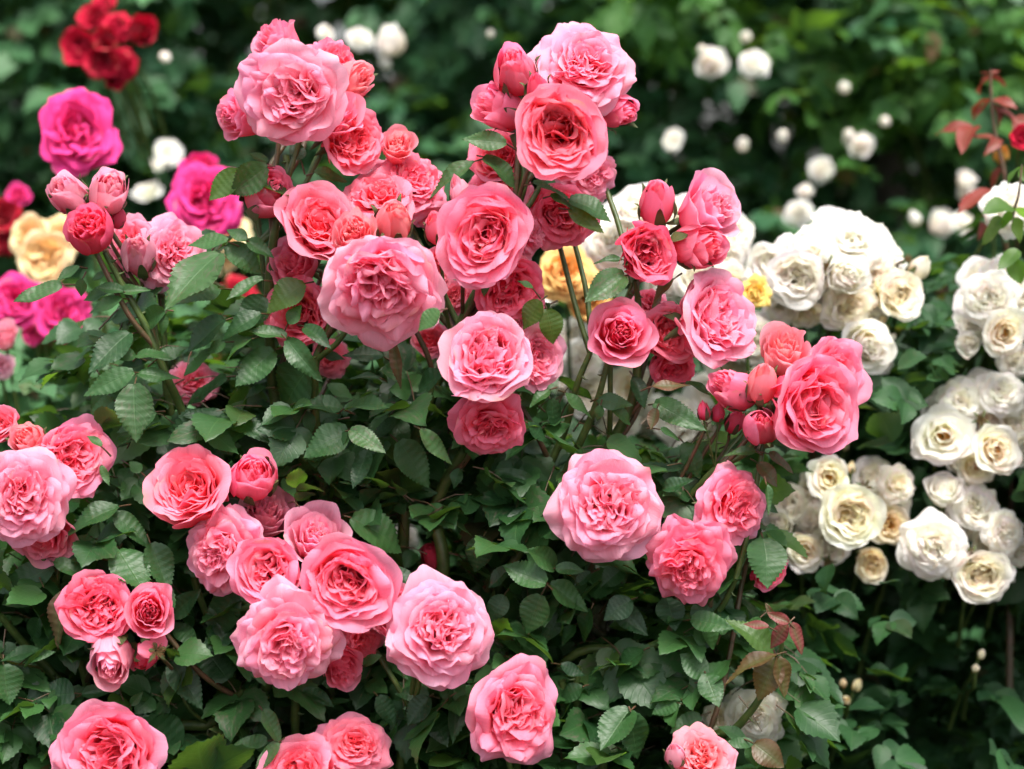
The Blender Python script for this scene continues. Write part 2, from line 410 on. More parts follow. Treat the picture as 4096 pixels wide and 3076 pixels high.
# ------------------------------------------------------------------ what stands where
# blooms of the pink bush: photo x, y and diameter (2212 px wide), form, the way it faces (right, up), cm behind the focus plane, colour, openness, label
PINK = [
 (632,203,232,'loose',-.18,-.22,-3,'p',.45,'largest ruffled pink rose of the topmost cluster, its heart torn and folded'),
 (604,100,105,'half',-.45,.65,5,'n',.6,'pink rose behind the top of the big torn-hearted ruffled bloom, facing up'),
 (722,135,125,'open',.5,.5,6,'n',.5,'flat pink rose peeping out behind the big ruffled bloom, on its right shoulder'),
 (762,178,84,'bud',.6,.25,4,'o',.6,'peach-pink half-closed rose at the right edge of the topmost cluster'),
 (522,255,98,'half',-.72,.1,1,'n',.6,'small pink rose turned sideways at the left flank of the topmost cluster'),
 (722,258,112,'half',.35,.5,2,'n',.5,'pink rose with a tight spiral heart, directly under the peach-pink half-closed rose'),
 (755,305,140,'rosette',.62,-.05,3,'c',.4,'coral rose seen from its side below the spiral-hearted rose'),
 (858,318,78,'half',.15,.42,5,'o',.5,'small peach-pink rose opening alone just above the crowded middle cluster'),
 (583,412,110,'bud',.35,.35,2,'n',.7,'pink bud lying behind a folded mottled leaf under the topmost cluster'),
 (690,487,164,'cup',.05,.28,0,'c',.35,'deep coral cup-shaped rose at the left end of the middle cluster'),
 (818,425,158,'loose',.0,.55,3,'c',.5,'coral rose of broad wavy petals in the upper middle of the crowded cluster'),
 (766,512,92,'half',.05,.35,-4,'o',.35,'small round peach rose with a spiral eye, between the coral cup and the biggest bloom'),
 (849,478,80,'bud',.1,.75,-2,'o',.2,'pale peach pointed bud between the wavy coral rose and the biggest bloom'),
 (888,388,164,'ruffle',.3,.5,6,'n',.5,'ruffled pink rose behind the wavy coral rose, edges rolled back'),
 (935,440,100,'open',.65,.1,8,'n',.5,'deep pink ruffled rose half hidden on the right flank of the middle cluster'),
 (828,624,262,'loose',.14,-.4,-6,'p',.35,'biggest pink rose of all, broad and pale rimmed, at the front of the middle cluster'),
 (928,590,92,'cup',.75,.1,3,'c',.5,'rose showing only a coral edge behind the right rim of the biggest bloom'),
 (941,489,54,'tight',-.1,.7,-1,'c',.4,'small red-tinged bud wedged left of the deep cupped centre rose'),
 (1048,510,196,'cup',-.15,-.12,-3,'n',.55,'round pink rose with a deep bowl and pale outer rim, right of the middle cluster'),
 (1140,498,126,'ruffle',.7,-.05,3,'p',.5,'pale pink rose jutting out behind the right rim of the deep-bowled rose'),
 (1098,620,142,'rosette',.25,-.5,2,'d',.4,'dark pink nodding rose underneath the deep-bowled rose'),
 (992,412,50,'tight',-.15,.85,0,'v',.3,'small closed pale pink bud standing above the deep-bowled rose'),
 (1075,408,140,'open',.0,.6,7,'n',.5,'pink rose of which a flat band shows above the deep-bowled rose'),
 (1208,462,138,'rosette',.15,-.35,4,'d',.4,'dark coral rose hanging in the shade under the upper right leaves'),
 (1262,142,218,'open',.2,.3,1,'p',.5,'large flat pale pink rose crowning the tall right-hand cluster'),
 (1216,288,192,'cup',-.02,-.12,-4,'c',.3,'deep coral cup rose with a dark eye, at the front of the tall right-hand cluster'),
 (1112,152,92,'bud',-.12,.72,-1,'n',.35,'plump pink bud with a small open mouth beside the large flat pale rose'),
 (1078,235,94,'bud',-.7,.35,1,'n',.75,'pink bud with a loose outer petal pointing left, below the plump bud'),
 (1160,186,50,'tight',-.1,.6,-3,'d',.3,'little dark pink bud squeezed between the flat pale rose and the coral cup'),
 (1336,243,84,'bud',.55,-.2,4,'n',.4,'pink bud tucked behind the lower right of the large flat pale rose'),
 (1080,345,120,'cup',-.3,.2,6,'c',.5,'coral rose glimpsed through the leaves left of the coral cup rose'),
 (1280,378,140,'ruffle',.6,-.05,5,'p',.4,'pale pink rose with layered petals below the tall right-hand cluster'),
 (1418,434,84,'tight',-.05,.62,1,'n',.3,'closed pink bud with browned outer petals and red sepals'),
 (1526,452,142,'half',.52,.3,0,'p',.75,'pale pink half-open rose with a pointed rolled outer petal, beside the closed browned bud'),
 (1512,530,100,'bud',.5,-.02,-1,'c',.65,'rosy half-open bud facing sideways under the pale half-open rose'),
 (1396,547,126,'cup',.15,-.05,-1,'d',.1,'small round deep pink rose with a dark slit heart, in front of the white roses'),
 (1337,723,136,'half',.12,.1,-1,'n',.75,'single pink rose on its own upright stem with a swirl of tight petals'),
 (1440,722,128,'cup',.25,.05,4,'c',.2,'coral cup rose behind and left of the tall sideways pale rose'),
 (1536,690,186,'rosette',.72,.1,1,'p',.4,'tall pink rose seen from the side, its face turned to the white cluster'),
 (1450,788,96,'cup',.1,-.55,5,'d',.4,'dark coral petals of a rose hanging below the coral cup rose'),
 (1402,652,76,'open',-.1,.5,7,'n',.5,'little of a pink rose showing over the single upright rose'),
 (1750,872,202,'cup',.45,-.1,-3,'n',.55,'large cupped pink rose with folded heart beside the white climbing cluster'),
 (1692,762,100,'half',.05,.62,3,'o',.5,'upward facing peach-hearted pink rose above the large cupped one'),
 (1790,815,150,'cup',.5,.3,4,'n',.6,'pink rose behind the top right rim of the large cupped one'),
 (1580,836,92,'bud',-.6,.3,0,'n',.3,'pink bud with crimson-flecked outer petals pointing left'),
 (1648,825,72,'tight',.0,.72,-2,'o',.3,'peach-topped closed bud with a yellowish flecked base'),
 (1646,920,82,'tight',-.15,.3,-2,'n',.5,'round pink bud under the peach-topped bud, left of the large cupped rose'),
 (1519,885,31,'tight',-.1,.95,1,'d',.1,'tiny crimson bud still in its sepals, standing farthest from the large cupped rose'),
 (1551,890,29,'tight',.05,.95,2,'d',.1,'tiny crimson bud still in its sepals, in the middle of the three small ones'),
 (1588,908,40,'tight',.3,.8,3,'d',.2,'small crimson bud nearest the round pink bud'),
 (1310,1091,232,'open',.02,.08,-3,'p',.3,'large flat pink rose like a plate, alone in the leaves below the single upright rose'),
 (1590,1092,172,'open',.55,.08,0,'n',.45,'pink rose turned sideways above the drooping layered rose'),
 (1490,1222,188,'ruffle',-.1,-.42,-2,'n',.6,'drooping pink rose with shingled narrow petals'),
 (1655,1235,76,'cup',.45,-.25,4,'d',.4,'deep pink rose hidden behind a broad dark leaf'),
 (1052,776,190,'rosette',-.02,.32,-3,'p',.2,'quartered pink rose with many small folded petals in its heart'),
 (1152,770,130,'rosette',.6,.0,3,'p',.4,'pale pink rose facing sideways right behind the quartered rose'),
 (1058,915,160,'loose',.0,-.5,-1,'d',.35,'hanging pink rose split down its middle, below the quartered rose'),
 (1108,705,126,'ruffle',.25,.6,5,'p',.5,'pink petal fringe of a rose behind the top of the quartered rose'),
 (412,1062,166,'cup',-.1,.45,0,'c',.3,'coral-hearted open cup rose beside the upright opening bud'),
 (545,1030,104,'bud',.12,.55,0,'n',.55,'upright opening bud with a spiral heart beside the coral-hearted cup'),
 (478,1196,180,'ruffle',-.25,-.22,-1,'p',.5,'pale pink shaggy rose hanging its face down, left of the big lower cluster'),
 (570,1112,116,'half',.3,.5,5,'v',.6,'pale pink petals of a rose behind the shaggy hanging one'),
 (578,1236,146,'cup',-.02,.08,-3,'n',.3,'round pink cup rose in the big lower cluster, left of the widest one'),
 (680,1168,136,'half',.15,.55,2,'p',.7,'pale pink rose at the back of the big lower cluster, facing up'),
 (748,1262,192,'cup',.1,.05,-4,'n',.5,'wide cupped pink rose with pale rim in the big lower cluster'),
 (615,1392,226,'ruffle',-.05,-.36,-6,'p',.4,'big pale rose crowded with narrow rolled petals at the bottom of the lower cluster'),
 (826,1312,112,'cup',.68,-.1,2,'n',.5,'pink rose showing its side between the wide cup and the frilled loose rose'),
 (785,1382,100,'open',.35,-.4,3,'c',.5,'deep pink rose under the wide cupped rose in the lower cluster'),
 (738,1432,92,'half',.3,-.35,1,'n',.5,'small pink rose at the lowest edge of the big lower cluster'),
 (953,1362,230,'open',.3,.05,-4,'p',.35,'frilled open pink rose with a messy pale heart, right of the lower cluster'),
 (1110,1542,220,'loose',.3,-.08,-3,'n',.4,'loose salmon-pink rose with broad outer petals low in the leaves'),
 (240,1622,206,'cup',-.05,.12,-5,'n',.6,'broad pink rose cut by the bottom edge of the picture, under the small three-rose cluster'),
 (765,1612,146,'open',.15,.25,0,'c',.45,'coral rose low at the bottom edge, pointed petals up'),
 (650,1668,150,'cup',-.1,.4,-2,'c',.5,'coral rose mostly below the bottom edge, left of the pointed one'),
 (1515,1640,150,'loose',.1,.3,-2,'o',.4,'salmon rose with orange heart at the bottom edge beside a red-tipped bud'),
 (1458,1628,46,'tight',-.15,.7,-4,'v',.2,'small red and cream bud leaning on the salmon rose at the bottom'),
 (215,1312,150,'rosette',.1,.12,-2,'d',.3,'deep pink cup rose, largest of the small three-rose cluster by the spent bloom'),
 (325,1320,108,'half',.08,.15,-4,'n',.55,'small pink rose with a tight swirl, right of the deep pink cup'),
 (243,1424,102,'bud',.0,-.35,-3,'v',.6,'mauve-pink bud facing down beside the spent bloom'),
 (312,1418,62,'tight',-.2,-.35,1,'d',.2,'dark pink round bud half hidden by the spent bloom'),
 (48,1078,204,'open',.12,-.12,-4,'p',.4,'large pale ruffled rose cut by the left edge of the picture'),
 (150,992,160,'rosette',.55,.1,1,'n',.4,'pink rose turned sideways behind the large edge-cut ruffled one'),
 (4,920,80,'cup',-.2,.3,1,'c',.5,'coral rose mostly outside the left edge'),
 (64,952,76,'bud',-.1,.55,0,'o',.6,'peach bud between the edge-cut roses'),
 (92,1150,130,'half',.15,-.35,2,'c',.7,'coral rose under the large edge-cut ruffled one'),
 (147,418,82,'bud',-.2,.6,0,'v',.45,'pale pink bud with open spiral mouth, on the lone high stem'),
 (233,412,92,'bud',.2,.55,-1,'v',.45,'pale pink bud with a peeling whitish petal, on the lone high stem'),
 (192,500,98,'half',.0,.3,-3,'d',.1,'dark pink globe rose, lowest on the lone high stem'),
 (253,466,42,'tight',.4,.5,1,'d',.2,'small dark bud behind the dark pink globe rose'),
 (285,525,126,'loose',-.3,.4,6,'n',.5,'pale pink rose behind the small egg-shaped bud'),
 (298,548,74,'bud',.05,.7,3,'v',.15,'small egg-shaped pink bud in front of the pale layered rose'),
 (375,545,160,'ruffle',.5,.05,6,'p',.5,'pale layered pink rose seen edge-on beside the egg-shaped bud'),
 (650,682,140,'rosette',-.1,.1,4,'d',.3,'dark pink ruffled rose behind the left rim of the biggest bloom'),
 (640,570,104,'half',-.35,.1,5,'n',.5,'pink rose in the shade below the deep coral cup-shaped rose'),
 (985,640,80,'loose',-.2,.1,9,'c',.5,'coral petals deep between the stems right of the biggest bloom'),
 (418,826,108,'loose',.3,.45,16,'n',.5,'blurred pink rose far inside the leaves below the left buds'),
 (930,735,76,'cup',-.1,.2,12,'c',.5,'coral rose glimpsed under the biggest bloom'),
 (712,772,84,'open',.0,.1,12,'c',.5,'coral rose in deep shade left under the biggest bloom'),
 (935,1200,60,'bud',-.2,.6,12,'d',.3,'dark coral bud beside the thick dark cane'),
]
# white climbing rose: no stem drawing needed beyond a short stalk
WHITE = [
 (1372,452,96,'cup',-.2,.4,34,'w',.5,'white rose behind the browned pink bud, top of its cluster'),
 (1322,520,112,'open',-.3,.2,38,'w',.5,'white rose left behind the small round deep pink rose'),
 (1470,480,100,'cup',.0,.3,40,'w',.5,'white rose behind the gap between the pink half-open buds'),
 (1590,505,66,'cup',.4,.2,38,'w',.5,'white rose showing right of the pale pink half-open rose'),
 (1572,548,88,'open',.2,.0,37,'w',.5,'white rose under the pink pair of half-open roses'),
 (1500,600,88,'cup',.1,-.1,38,'w',.5,'white rose between the tall sideways pink rose and the sideways bud'),
 (1575,612,80,'open',.1,-.2,36,'c',.5,'cream-hearted white rose touching the tall sideways pink rose'),
 (1310,590,88,'cup',-.2,-.1,40,'w',.5,'white rose left of the leaf below the small deep pink rose'),
 (1440,610,90,'open',.0,-.2,42,'w',.5,'white rose under the small round deep pink rose'),
 (1620,738,108,'cup',.2,.1,40,'w',.4,'white rose between the tall sideways pink rose and the white climbing cluster'),
 (1255,775,90,'open',-.2,.2,42,'w',.5,'white rose behind the stem of the single upright pink rose'),
 (1270,855,96,'cup',.0,.1,44,'w',.5,'white rose low behind the crossing green stems'),
 (1360,840,110,'open',.1,.0,46,'c',.5,'cream white rose right of the single upright stem'),
 (1580,780,100,'open',.1,.1,42,'c',.5,'cream white rose above the crimson-flecked bud'),
 (1460,905,100,'cup',.0,.0,44,'w',.5,'white rose half covered by leaves left of the tiny crimson buds'),
 (1525,850,90,'open',.1,.2,45,'w',.5,'white rose directly behind the tiny crimson buds'),
 (1335,905,84,'cup',-.1,-.2,46,'w',.5,'lowest white rose behind the stems above the plate-like pink rose'),
 (1175,625,70,'cup',-.2,.0,44,'w',.5,'white rose beside the orange rose, above the backlit leaves'),
 # round cluster
 (1662,577,92,'cup',-.55,.15,30,'w',.4,'white rose at the left shoulder of the big domed cluster'),
 (1722,600,118,'cup',-.15,-.05,25,'w',.25,'globe-shaped white rose low left in the big domed cluster'),
 (1705,545,86,'open',-.3,.35,31,'w',.5,'white rose behind the globe-shaped one in the domed cluster'),
 (1762,525,104,'open',-.2,.45,29,'w',.5,'white rose with a browned petal, upper left of the domed cluster'),
 (1842,518,138,'open',.02,.45,27,'w',.6,'wide flat white rose on top of the domed cluster'),
 (1800,492,80,'cup',-.05,.7,33,'w',.5,'white rose at the very top of the domed cluster'),
 (1890,510,84,'open',.3,.6,33,'w',.5,'white rose at the top right of the domed cluster'),
 (1920,560,92,'open',.45,.3,30,'w',.5,'white rose on the right shoulder of the domed cluster'),
 (1832,597,90,'half',.02,.1,23,'w',.3,'round white rose with tight swirl, in the centre of the domed cluster'),
 (1780,590,80,'open',-.1,.1,28,'b',.5,'faded white rose with brown petals in the middle of the domed cluster'),
 (1888,590,80,'loose',.1,.1,28,'b',.5,'white rose with pinkish-brown folds right of the tight swirl'),
 (1936,632,102,'cup',.4,-.1,27,'c',.4,'cream white rose at the lower right of the domed cluster'),
 (1685,662,80,'loose',-.3,-.4,28,'w',.6,'loose white rose hanging low left of the domed cluster'),
 (1744,678,72,'loose',.0,-.45,28,'c',.5,'small cream rose hanging under the globe-shaped white one'),
 (1832,660,112,'loose',.05,-.35,26,'c',.5,'cream white rose with wavy petals under the tight swirl'),
 (1875,747,104,'half',.0,-.05,25,'w',.6,'single white rose hanging below the domed cluster'),
 (1880,692,70,'loose',.3,-.3,29,'w',.5,'white petals of a rose between the domed cluster and the single hanging one'),
 (1908,785,46,'open',.3,-.1,31,'w',.5,'small white rose behind the single hanging one'),
 (1988,575,44,'tight',.4,.6,28,'c',.3,'cream bud pointing up beside the domed cluster'),
 # right edge
 (2168,592,92,'open',.1,.3,30,'w',.5,'white rose topmost in the cluster cut by the right edge'),
 (2135,645,124,'loose',-.1,.1,27,'w',.4,'wide white rose in the middle of the cluster cut by the right edge'),
 (2190,650,90,'cup',.3,.0,30,'w',.4,'white rose on the right edge beside the wide white one'),
 (2168,718,96,'stamen',.05,-.05,25,'c',.3,'cream rose with golden stamens in the cluster at the right edge'),
 (2092,742,48,'half',-.4,-.1,28,'w',.6,'small white rose hanging left of the golden-centred cream rose'),
 (2195,780,80,'loose',.2,-.3,31,'w',.5,'white rose under the golden-centred cream rose'),
 (2185,448,110,'open',.1,.1,26,'w',.6,'white rose under fresh green leaves at the upper right edge'),
 # second right cluster
 (2040,942,132,'stamen',-.12,.05,25,'w',.6,'flat open white rose with brown stamens, left end of its cluster'),
 (2083,862,104,'loose',-.1,.25,29,'w',.5,'white rose above the flat one with brown stamens'),
 (2165,848,108,'open',.15,.3,28,'w',.5,'white rose at the top of the stamen-showing cluster'),
 (2130,915,80,'loose',.0,.1,30,'b',.5,'withering white rose with brown centre amid the stamen-showing cluster'),
 (2150,972,106,'stamen',.05,-.05,23,'c',.4,'cupped cream rose with orange-yellow eye, lower right in its cluster'),
 (2110,1005,82,'stamen',-.05,-.25,26,'c',.3,'cream yellow rose underneath the cupped orange-eyed one'),
 (2205,970,70,'cup',.3,.0,28,'w',.5,'white rose cut by the right edge beside the orange-eyed cream one'),
 # lower cluster
 (1790,1032,92,'stamen',-.05,.15,25,'c',.2,'cup-shaped cream rose at the top of the lower white cluster'),
 (1833,1112,130,'cup',.02,.02,23,'c',.45,'large cream-hearted white rose in the middle of the lower white cluster'),
 (1702,1090,84,'rosette',-.2,.1,28,'w',.4,'white rose at the left of the lower white cluster, pinkish folds'),
 (1735,1192,86,'stamen',-.05,-.1,25,'c',.3,'small cream rose with golden heart, lower left of its cluster'),
 (1920,1135,88,'stamen',.1,-.05,27,'y',.4,'yellowish cream rose with orange heart right of the large cream-hearted one'),
 (1938,1045,86,'open',.25,.25,26,'c',.5,'cream rose at the top right of the lower white cluster'),
 (1682,1135,70,'half',-.4,.1,27,'w',.6,'white rose with smooth outer petals touching the sideways pink rose'),
 (1885,1085,84,'loose',.1,.25,28,'w',.6,'white rose of few broad petals beside a brown spent heart'),
 (1770,1140,80,'loose',-.1,-.1,30,'b',.5,'pinkish faded white rose behind the large cream-hearted one'),
 (1880,1215,72,'cup',.1,-.35,27,'y',.4,'small yellowish rose hanging under the large cream-hearted one'),
 (1690,1185,70,'loose',-.3,-.3,30,'w',.5,'white rose behind the small golden-hearted cream one'),
 # lowest right
 (2018,1182,144,'open',.0,-.02,22,'w',.5,'big round pure white rose standing alone against dark leaves'),
 (2108,1092,108,'loose',.1,.3,26,'w',.5,'white rose above the brown stalks, right of the big round one'),
 (2042,1063,78,'half',-.1,.5,26,'w',.7,'white half-open rose with a spread petal above the big round one'),
 (2172,1152,98,'open',.3,.0,25,'w',.4,'white rose of many small petals at the lower right edge'),
 (2118,1238,116,'cup',.05,-.15,24,'c',.4,'cream white rose lowest of all right of the big round one'),
 (2200,1190,60,'cup',.3,-.1,29,'w',.5,'white rose cut by the right edge under the many-petalled one'),
 (1632,1548,116,'loose',.1,-.2,11,'w',.6,'white ragged rose behind the stem near the bottom edge'),
 (1550,1552,66,'loose',-.3,.0,12,'c',.5,'small cream rose left of the ragged white one near the bottom'),
 (1672,1522,48,'half',.3,.2,12,'w',.5,'small white rose right of the ragged one near the bottom'),
 (1298,1340,60,'loose',.0,.0,34,'c',.5,'cream rose seen through the leaves beneath the plate-like pink rose'),
 (870,1165,64,'open',.0,.0,40,'w',.5,'white rose glimpsed through the leaves beside the thick dark cane'),
 (1395,505,90,'cup',-.1,.2,44,'w',.5,'white rose between the closed browned pink bud and the small round deep pink one'),
 (1340,455,80,'open',-.4,.5,46,'w',.5,'white rose farthest left at the top of the cluster behind the pink buds'),
 (1285,550,84,'cup',-.5,.1,44,'w',.5,'white rose at the left rim of the cluster behind the small deep pink rose'),
 (1240,730,80,'cup',-.3,.2,48,'w',.5,'white rose nearest the backlit green leaves, left of the single upright pink rose'),
 (1640,790,84,'open',.3,.1,46,'w',.5,'white rose over the upward facing peach-hearted pink one'),
 (1410,900,84,'open',.1,-.1,50,'w',.5,'white rose behind dark leaves below the single upright stem'),
 (1205,810,70,'cup',-.2,.0,50,'w',.5,'white rose tucked beside the sideways pale rose near the quartered one'),
 (1500,930,80,'cup',.1,-.2,50,'c',.5,'cream rose behind the stalks of the tiny crimson buds'),
 (1760,560,84,'cup',-.1,.3,33,'w',.5,'white rose half hidden in the upper middle of the domed cluster'),
 (1870,550,96,'cup',.2,.3,32,'w',.5,'white rose right behind the tight swirl, high in the domed cluster'),
 (1800,640,84,'cup',.0,-.1,33,'w',.5,'white rose in the gap under the tight swirl of the domed cluster'),
 (1890,650,84,'open',.2,-.1,32,'w',.5,'white rose in the lower right depth of the domed cluster'),
 (1705,640,84,'cup',-.3,-.2,33,'w',.5,'white rose behind the lower left edge of the domed cluster'),
 (1745,555,80,'half',-.1,.2,26,'w',.5,'half-open white rose over the globe-shaped one'),
 (2120,610,90,'cup',-.3,.3,33,'w',.5,'white rose behind the top of the cluster cut by the right edge'),
 (2110,700,84,'cup',-.4,.0,32,'w',.5,'white rose left behind the golden-centred cream rose'),
 (2210,610,80,'open',.3,.2,31,'w',.5,'white rose touching the right edge, above the golden-centred cream one'),
 (2045,885,84,'half',-.4,.3,31,'w',.6,'half-open white rose on the upper left of the stamen-showing cluster'),
 (2120,850,90,'cup',.0,.4,32,'w',.5,'white rose in the upper middle of the stamen-showing cluster'),
 (2190,910,90,'cup',.3,.1,30,'w',.5,'white rose on the right side of the stamen-showing cluster'),
 (2080,985,70,'cup',-.2,-.2,31,'c',.5,'cream rose between the flat one with brown stamens and the cupped orange-eyed one'),
 (1745,1065,90,'cup',-.2,.1,31,'w',.5,'white rose left behind the cup-shaped cream one'),
 (1745,1120,84,'open',-.1,.0,30,'w',.5,'white rose between the left one and the large cream-hearted one'),
 (1880,1030,80,'cup',.1,.3,31,'w',.5,'white rose behind the brown spent heart of the lower white cluster'),
 (1790,1175,84,'cup',.0,-.2,29,'w',.5,'white rose under the large cream-hearted one'),
 (1925,1090,80,'cup',.3,.1,30,'w',.5,'white rose between the cream top right one and the yellowish one'),
 (2080,1130,84,'cup',.0,.2,30,'w',.5,'white rose behind the big round white one, upper right'),
 (2140,1180,90,'cup',.2,.0,29,'w',.5,'white rose among the brown stalks right of the big round one'),
 (2165,1240,70,'open',.3,-.2,29,'w',.5,'white rose at the right side of the lowest cream one'),
 (1600,1520,70,'open',-.1,.3,14,'w',.5,'white rose above and behind the ragged one near the bottom'),
 (1660,1580,70,'loose',.2,-.4,13,'w',.6,'white rose hanging under the ragged one near the bottom'),
 (1840,1008,26,'tight',.1,.9,25,'y',.2,'small buff bud rising from the lower white cluster'),
 (1908,690,24,'tight',.3,.2,28,'y',.2,'small buff bud under the right side of the domed cluster'),
 (1928,728,24,'tight',.3,.5,28,'w',.2,'small white bud beside the single hanging white rose'),
 (1745,750,22,'tight',.0,.4,28,'y',.2,'small reddish bud left under the domed cluster'),
 (2120,1412,26,'tight',.2,.6,27,'c',.2,'upper of two buff buds on a red stalk in the dark leaves'),
 (2108,1442,24,'tight',-.1,.5,27,'c',.2,'lower of two buff buds on a red stalk in the dark leaves'),
 (1792,1482,24,'tight',-.2,.6,28,'y',.2,'leftmost buff bud of the little group deep in the dark leaves'),
 (1822,1475,24,'tight',.0,.8,28,'y',.2,'upright buff bud second in the little group in the dark leaves'),
 (1852,1478,32,'tight',.3,.8,27,'y',.4,'largest, opening buff bud of the little group in the dark leaves'),
 (1828,1512,28,'tight',.1,.3,27,'y',.2,'lowest round buff bud of the little group in the dark leaves'),
 (1826,962,26,'tight',.1,.6,33,'y',.2,'small greenish bud right beneath the large cupped pink rose'),
]
# other roses farther back
OTHER = [
 ('magenta',168,285,174,'loose',.15,.15,40,.5,'large hot magenta rose left of the topmost pink cluster'),
 ('magenta',445,428,158,'loose',.1,.25,48,.4,'magenta rose behind the stem of the topmost pink cluster'),
 ('magenta',430,375,82,'half',.0,.6,52,.6,'small magenta rose on top of the one behind the stem'),
 ('magenta',488,465,84,'open',.5,-.1,50,.5,'magenta rose low right of the one behind the stem'),
 ('magenta',36,650,120,'loose',-.2,.2,50,.5,'magenta rose at the left edge below the yellow roses'),
 ('magenta',134,672,118,'loose',.2,.0,46,.5,'magenta rose behind a thin green stem, below the yellow roses'),
 ('magenta',212,912,76,'open',.1,.3,52,.5,'small magenta rose low among blurred leaves above the edge-cut pink roses'),
 ('magenta',40,425,50,'cup',.0,.4,78,.5,'far crimson-magenta rose beside the yellow roses'),
 ('magenta',75,720,44,'cup',-.1,-.3,50,.5,'small magenta rose hanging under the left edge one'),
 ('pale',10,728,64,'half',.1,.4,34,.6,'pale lilac-pink rose at the left edge, upper of two'),
 ('pale',2,788,54,'loose',.2,.1,36,.5,'pale lilac-pink rose at the left edge, lower of two'),
 ('red',205,40,66,'cup',-.3,.4,78,.4,'deep red rose at the top left of the red cluster'),
 ('red',178,105,74,'cup',-.4,-.05,74,.4,'deep red rose at the left of the red cluster'),
 ('red',250,55,76,'open',.0,.4,76,.5,'deep red rose in the upper middle of the red cluster'),
 ('red',302,70,64,'half',.5,.1,75,.5,'deep red rose at the right of the red cluster'),
 ('red',222,135,72,'cup',-.1,-.2,72,.3,'dark hearted red rose low in the middle of the red cluster'),
 ('red',262,140,70,'open',.3,-.3,74,.5,'deep red rose at the lower right of the red cluster'),
 ('red',228,85,50,'half',-.05,.1,71,.5,'small bright red rose in the centre of the red cluster'),
 ('red',228,10,44,'cup',.0,.6,80,.5,'small red rose at the very top of the red cluster'),
 ('red',252,165,44,'half',.1,-.5,75,.5,'lowest small red rose of the red cluster'),
 ('darkred',10,470,70,'cup',.1,.2,72,.4,'dark crimson rose at the left edge beside the yellow roses, upper one'),
 ('darkred',8,518,64,'open',.1,-.1,72,.4,'dark crimson rose at the left edge beside the yellow roses, lower one'),
 ('darkred',612,575,44,'cup',.0,.2,70,.4,'dark crimson rose hidden behind the green stem under the coral cup'),
 ('darkred',510,640,90,'open',.1,.2,62,.4,'crimson rose blurred behind the leaves left of the biggest bloom'),
 ('yellow',66,512,84,'rosette',-.2,.2,62,.5,'yellow rose at the left of the pale yellow group'),
 ('yellow',130,510,98,'open',.2,.25,64,.5,'yellow rose at the right of the pale yellow group'),
 ('yellow',100,560,108,'rosette',.0,-.1,60,.4,'yellow rose with deeper heart lowest in the pale yellow group'),
 ('yellow',495,505,90,'open',.2,.1,78,.5,'pale yellow rose far behind the upper right leaflets'),
 ('yellow',485,560,56,'cup',.1,-.2,80,.5,'pale yellow rose glimpsed under the far pale one'),
 ('orange',1222,590,118,'loose',-.05,.15,34,.5,'golden orange rose between the pink and white roses'),
 ('orange',1270,645,92,'cup',.15,-.2,37,.5,'apricot rose below the golden orange one'),
 ('orange',480,790,46,'cup',.1,.1,60,.5,'small apricot rose glimpsed through the left leaves'),
 ('lemon',1630,632,70,'loose',.2,.0,22,.6,'bright lemon yellow rose left of the domed white cluster'),
 ('red',2210,300,54,'cup',-.1,.1,38,.5,'red rose cut by the right edge beside coppery leaves'),
 ('orange',2165,332,34,'tight',.0,.5,44,.2,'small orange bud under the coppery young leaves'),
]
# small white roses of the climber on the hedge far behind
FAR = [
 (845,92,62,'white rose with a flat round face far behind the topmost pink cluster, largest there'),
 (778,82,52,'far white rose in the middle of the three above the peach-pink half-closed rose'),
 (705,72,38,'far white rose nearest the topmost pink cluster'),
 (1535,138,58,'far white rose higher up and to the right of the tall flat pale rose'),
 (1628,135,60,'far double white rose beside the one right of the flat pale rose'),
 (1612,78,24,'far white bud above the double white rose'),
 (1518,108,20,'far tiny white bud touching the single far white rose'),
 (1452,303,48,'far white rose just right of the tall right-hand pink cluster'),
 (1690,292,24,'far white bud in the middle of the hedge right of the tall pink cluster'),
 (1605,310,26,'far small white rose between the two larger ones on the hedge'),
 (1860,315,48,'far white rose with small buds beside it on the hedge'),
 (1832,290,22,'far white bud left above the far white rose with small buds'),
 (1910,262,22,'far white bud highest above the far white rose with small buds'),
 (1828,302,18,'far smallest white bud between its neighbours on the hedge'),
 (1775,367,50,'far round white rose above the domed white cluster'),
 (1725,462,58,'far white rose close over the left side of the domed white cluster'),
 (1738,415,30,'far white bud over the rose close to the domed cluster'),
 (1823,187,24,'far tiny white bud high on the hedge at the right'),
 (2085,388,38,'far white rose, upper of a pair right of the domed cluster'),
 (2088,422,38,'far white rose, lower of a pair right of the domed cluster'),
 (2030,485,50,'far white rose right of the domed cluster, left of two'),
 (2085,480,56,'far white rose right of the domed cluster, right of two'),
 (1975,470,24,'far white bud near the right shoulder of the domed cluster'),
 (362,330,56,'far white rose between the two magenta roses, upper one'),
 (340,355,30,'far white bud at the lower left of the upper far rose'),
 (318,412,62,'far white rose between the two magenta roses, lower one'),
 (358,125,22,'far white bud right of the red cluster'),
 (1060,72,14,'far speck-like white bud above the gap between the pink clusters'),
 (700,120,22,'far small white bud under the far rose nearest the topmost cluster'),
 (830,135,26,'far small white bud under the flat round far rose'),
 (1830,690,20,'far white bud in the shade under the domed cluster'),
]
